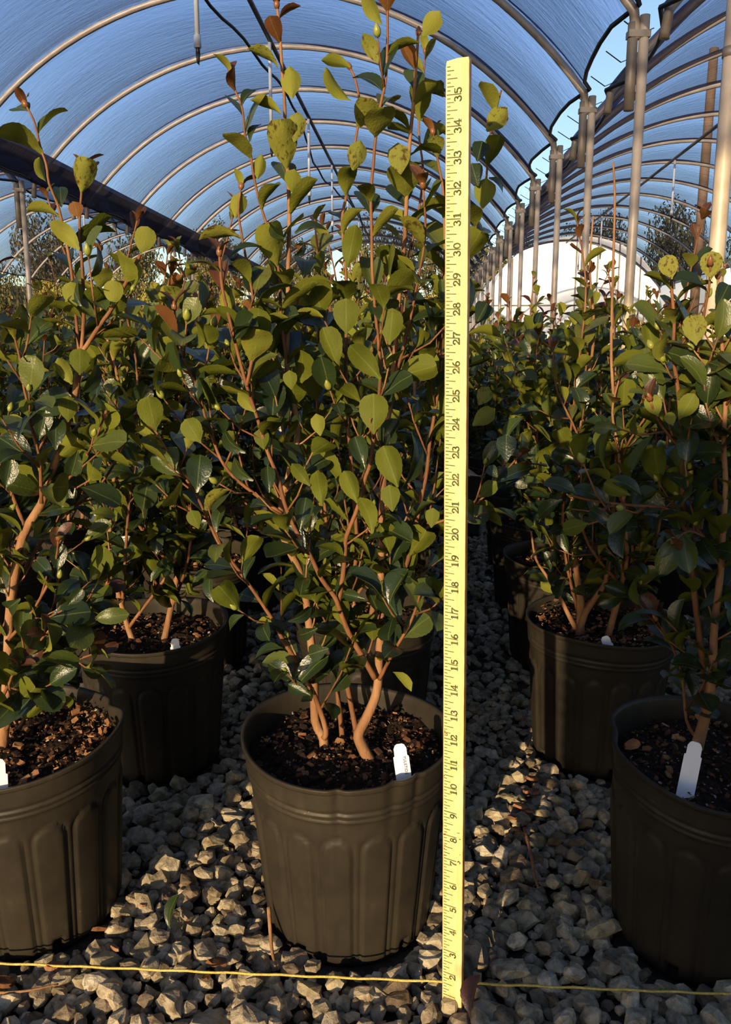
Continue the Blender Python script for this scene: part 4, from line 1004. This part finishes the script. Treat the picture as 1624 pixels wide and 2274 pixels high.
for x, y, k in ((-.455, -1.08, 2), (-.30, -2.3, 0), (.25, -2.2, 4)):  # unseen shrubs added behind the viewer to dapple the yardstick side with shade
    e = empty('potted_camellia', (x, y, 0), k); po = link('pot', FPOT, e); link('soil', FSOIL, po)
    link('stems', PL[k][0], e); tag(link('foliage', PL[k][1], e), kind='stuff')
    tag(e, 'unseen camellia added behind the viewer to cast dappled shade', CAT, 'added shade-casting camellias')
# ------------------------------------------------------------------ plant tags
def plant_tag(foot, top, y0, y1, label, w=.0165, ln=None, text=None):
    A, B = P(foot[0], foot[1], y0), P(top[0], top[1], y1); z = (B - A).normalized(); L = (B - A).length
    e = empty('plant_tag', A)
    toc = (CAM - A).normalized(); n = (toc - z * toc.dot(z)).normalized(); x = (-n).cross(z).normalized()
    e.matrix_world = Matrix.Translation(A) @ Matrix((x, -n, z)).transposed().to_4x4()
    h = w / 2; s = h * .82; k = L - w * .85
    ol = [(-h * .55, -.03), (h * .55, -.03), (h, -.01), (h, k), (s, k + .001), (s, L - .005), (s * .72, L - .0012), (s * .4, L), (-s * .4, L), (-s * .72, L - .0012), (-s, L - .005), (-s, k + .001), (-h, k), (-h, -.01)]
    b = MB(); n_ = len(ol)
    b.add([(p[0], 0, p[1]) for p in ol] + [(p[0], .0007, p[1]) for p in ol], [tuple(range(n_)), tuple(range(2 * n_ - 1, n_ - 1, -1))] + [(i, n_ + i, n_ + (i + 1) % n_, (i + 1) % n_) for i in range(n_)])
    b.obj('stake', M_TAG, e, smooth=False)
    if text:
        cu = bpy.data.curves.new('print', 'FONT'); cu.body = text; cu.size = .0042; cu.space_character = 1.12; cu.offset = .00012
        to = bpy.data.objects.new('print', cu); COL.objects.link(to)
        me = bpy.data.meshes.new_from_object(to.evaluated_get(bpy.context.evaluated_depsgraph_get())); bpy.data.objects.remove(to)
        me.materials.append(M_INK); o = link('print', me, e)
        o.matrix_local = Matrix.Translation((.0022, -.0002, L - .0135)) @ Matrix(((0, 1, 0), (0, 0, -1), (-1, 0, 0))).to_4x4()
    tag(e, label, 'plant tag'); return e
plant_tag((899, 1740), (887, 1652), cy - .080, cy - .075, 'white plastic plant tag with small grey lettering in the yardstick pot', text='YULETIDE')
plant_tag((1523, 1760), (1546, 1648), ry - .055, ry - .045, 'blank white plant tag standing in the shaded pot with the orange chip', w=.0175)
plant_tag((1356, 1450), (1343, 1413), NEAR['midright'][1] - .09, NEAR['midright'][1] - .088, 'dim white plant tag in the pot heaped with loose bark', w=.0165)
plant_tag((-6, 1730), (-8, 1686), ly - .10, ly - .095, 'white plant tag in the dented pot, cut by the frame edge', w=.020)
plant_tag((390, 1440), (388, 1418), NEAR['midleft'][1] - .09, NEAR['midleft'][1] - .088, 'white tag stub just showing over the shaded pot rim', w=.015)
plant_tag((206, 1185), (207, 1140), 2.075, 2.075, 'white tag glinting among the dark lower leaves behind the dented pot', w=.017)

# ------------------------------------------------------------------ twine, chips, twigs on the gravel
pts = []
for i in range(60):
    t = i / 59; px = -60 + t * 1750; py = 2137 + (px) * .0418 + (2.0 if px < 982 else 3.0)
    pts.append(G(px, py, .026) + Vector((0, 0, .0006 * math.sin(i * 1.7))))
b = MB(); b.tube(pts, .0013, 6); tag(b.obj('twine', M_TWINE), 'taut yellow twine running across the gravel in front of the pots', 'twine')

def chip(px, py, s, asp, rz, label, group=None, z=.022, mat=None, tilt=.3):
    q = random.Random(int(px * 7 + py)); b = MB(); n = 8; ol = []
    for i in range(n):
        w = 6.28 * i / n; r = q.uniform(.75, 1.1); ol.append((math.cos(w) * s / 2 * r, math.sin(w) * s * asp / 2 * r))
    t = s * .14
    b.add([(x, y, -t / 2 + q.uniform(-.1, .1) * t) for x, y in ol] + [(x * .9, y * .85, t / 2 + q.uniform(-.3, .3) * t) for x, y in ol], [tuple(range(n - 1, -1, -1)), tuple(range(n, 2 * n))] + [(i, (i + 1) % n, n + (i + 1) % n, n + i) for i in range(n)])
    o = b.obj('bark_chip', mat or M_CHIPL, smooth=False); o.location = G(px, py, z); o.rotation_euler = (tilt * q.uniform(-1, 1), tilt, rz)
    tag(o, label, 'bark chip', group); return o
CH = 'brown bark chip lying loose on the sunlit gravel'
for px, py, s, a, rz in [(120, 2145, .024, .6, 1.0), (485, 2135, .026, .55, .4), (457, 2168, .016, .8, 2), (8, 2180, .026, .7, .3), (255, 2105, .024, .25, 2.3), (318, 2008, .014, .7, 1), (232, 2060, .03, .3, .6)]:
    chip(px, py, s, a, rz, CH, 'chips on the open gravel')
CH2 = 'flake of reddish bark in the pile beside the pot heaped with bark'
for px, py, s, a, rz in [(1183, 1728, .026, .6, .5), (1172, 1755, .03, .5, 1.5), (1160, 1790, .028, .7, .2), (1140, 1815, .026, .6, 2.2), (1190, 1760, .022, .5, .9), (1148, 1840, .02, .6, 1.2), (1176, 1800, .022, .8, 2)]:
    chip(px, py, s, a, rz, CH2, 'bark flakes beside the pot')
M_ORCH = simple('orange_bark', [(.3, (.34, .12, .035)), (.7, (.52, .22, .07))], 60, .8, bump=.6, bscale=200)
chip(1404, 1652, .026, .65, .6, 'bright orange bark chip on the soil of the shaded pot', z=SOILZ + .016, mat=M_ORCH, tilt=-.15)
def twig(name, pp, r, label, z=.026, mat=None):
    b = MB(); b.tube(catmull([G(x, y, zz) for x, y, zz in pp], 4), [r * (1 - .4 * i / (len(pp) * 4 - 4)) for i in range(len(pp) * 4 - 3)], 6)
    tag(b.obj(name, mat or M_TRUNK), label, 'twig')
twig('twig', [(597, 2015, .055), (600, 2060, .04), (604, 2110, .025), (612, 2145, .02)], .0026, 'bent dry twig leaning against the foot of the yardstick pot')
twig('twig', [(1165, 1840, .024), (1178, 1890, .026), (1188, 1945, .024), (1196, 1972, .022)], .0028, 'dry brown twig on the gravel between the yardstick and the shaded pot')
twig('twig', [(0, 2205, .022), (60, 2200, .024), (130, 2185, .022)], .0016, 'thin dark twig lying on the gravel in front of the twine')
o = link('fallen_leaf', LEAF[(3, 0)]); o.matrix_world = leaf_M(G(377, 2062, .022), G(373, 2005, .05) - G(377, 2062, .022), Vector((-.6, -.5, .6)), .036)
tag(o, 'single green leaf fallen on the gravel between two pots', 'leaf')
o = link('fallen_leaf', LEAF[(5, 3)]); o.matrix_world = leaf_M(G(1045, 2262, .03), G(1050, 2200, .05) - G(1045, 2262, .03), Vector((-.8, -.5, .3)), .04)
tag(o, 'dark dry curled leaf on the gravel by the foot of the yardstick', 'leaf')

# ------------------------------------------------------------------ unseen pot stacks added to cast the viewer's shadow over the right-hand pot
STK = 'unseen empty black pot in nested stacks added behind the viewer to cast shade'
for sx in (-.262, -.005, .251, .508):
    for k in range(24):
        o = link('added_shade_pot', FPOT); o.location = (sx, -.46, k * .026)
        tag(o, STK, 'pot', 'added shade-casting pot stacks')
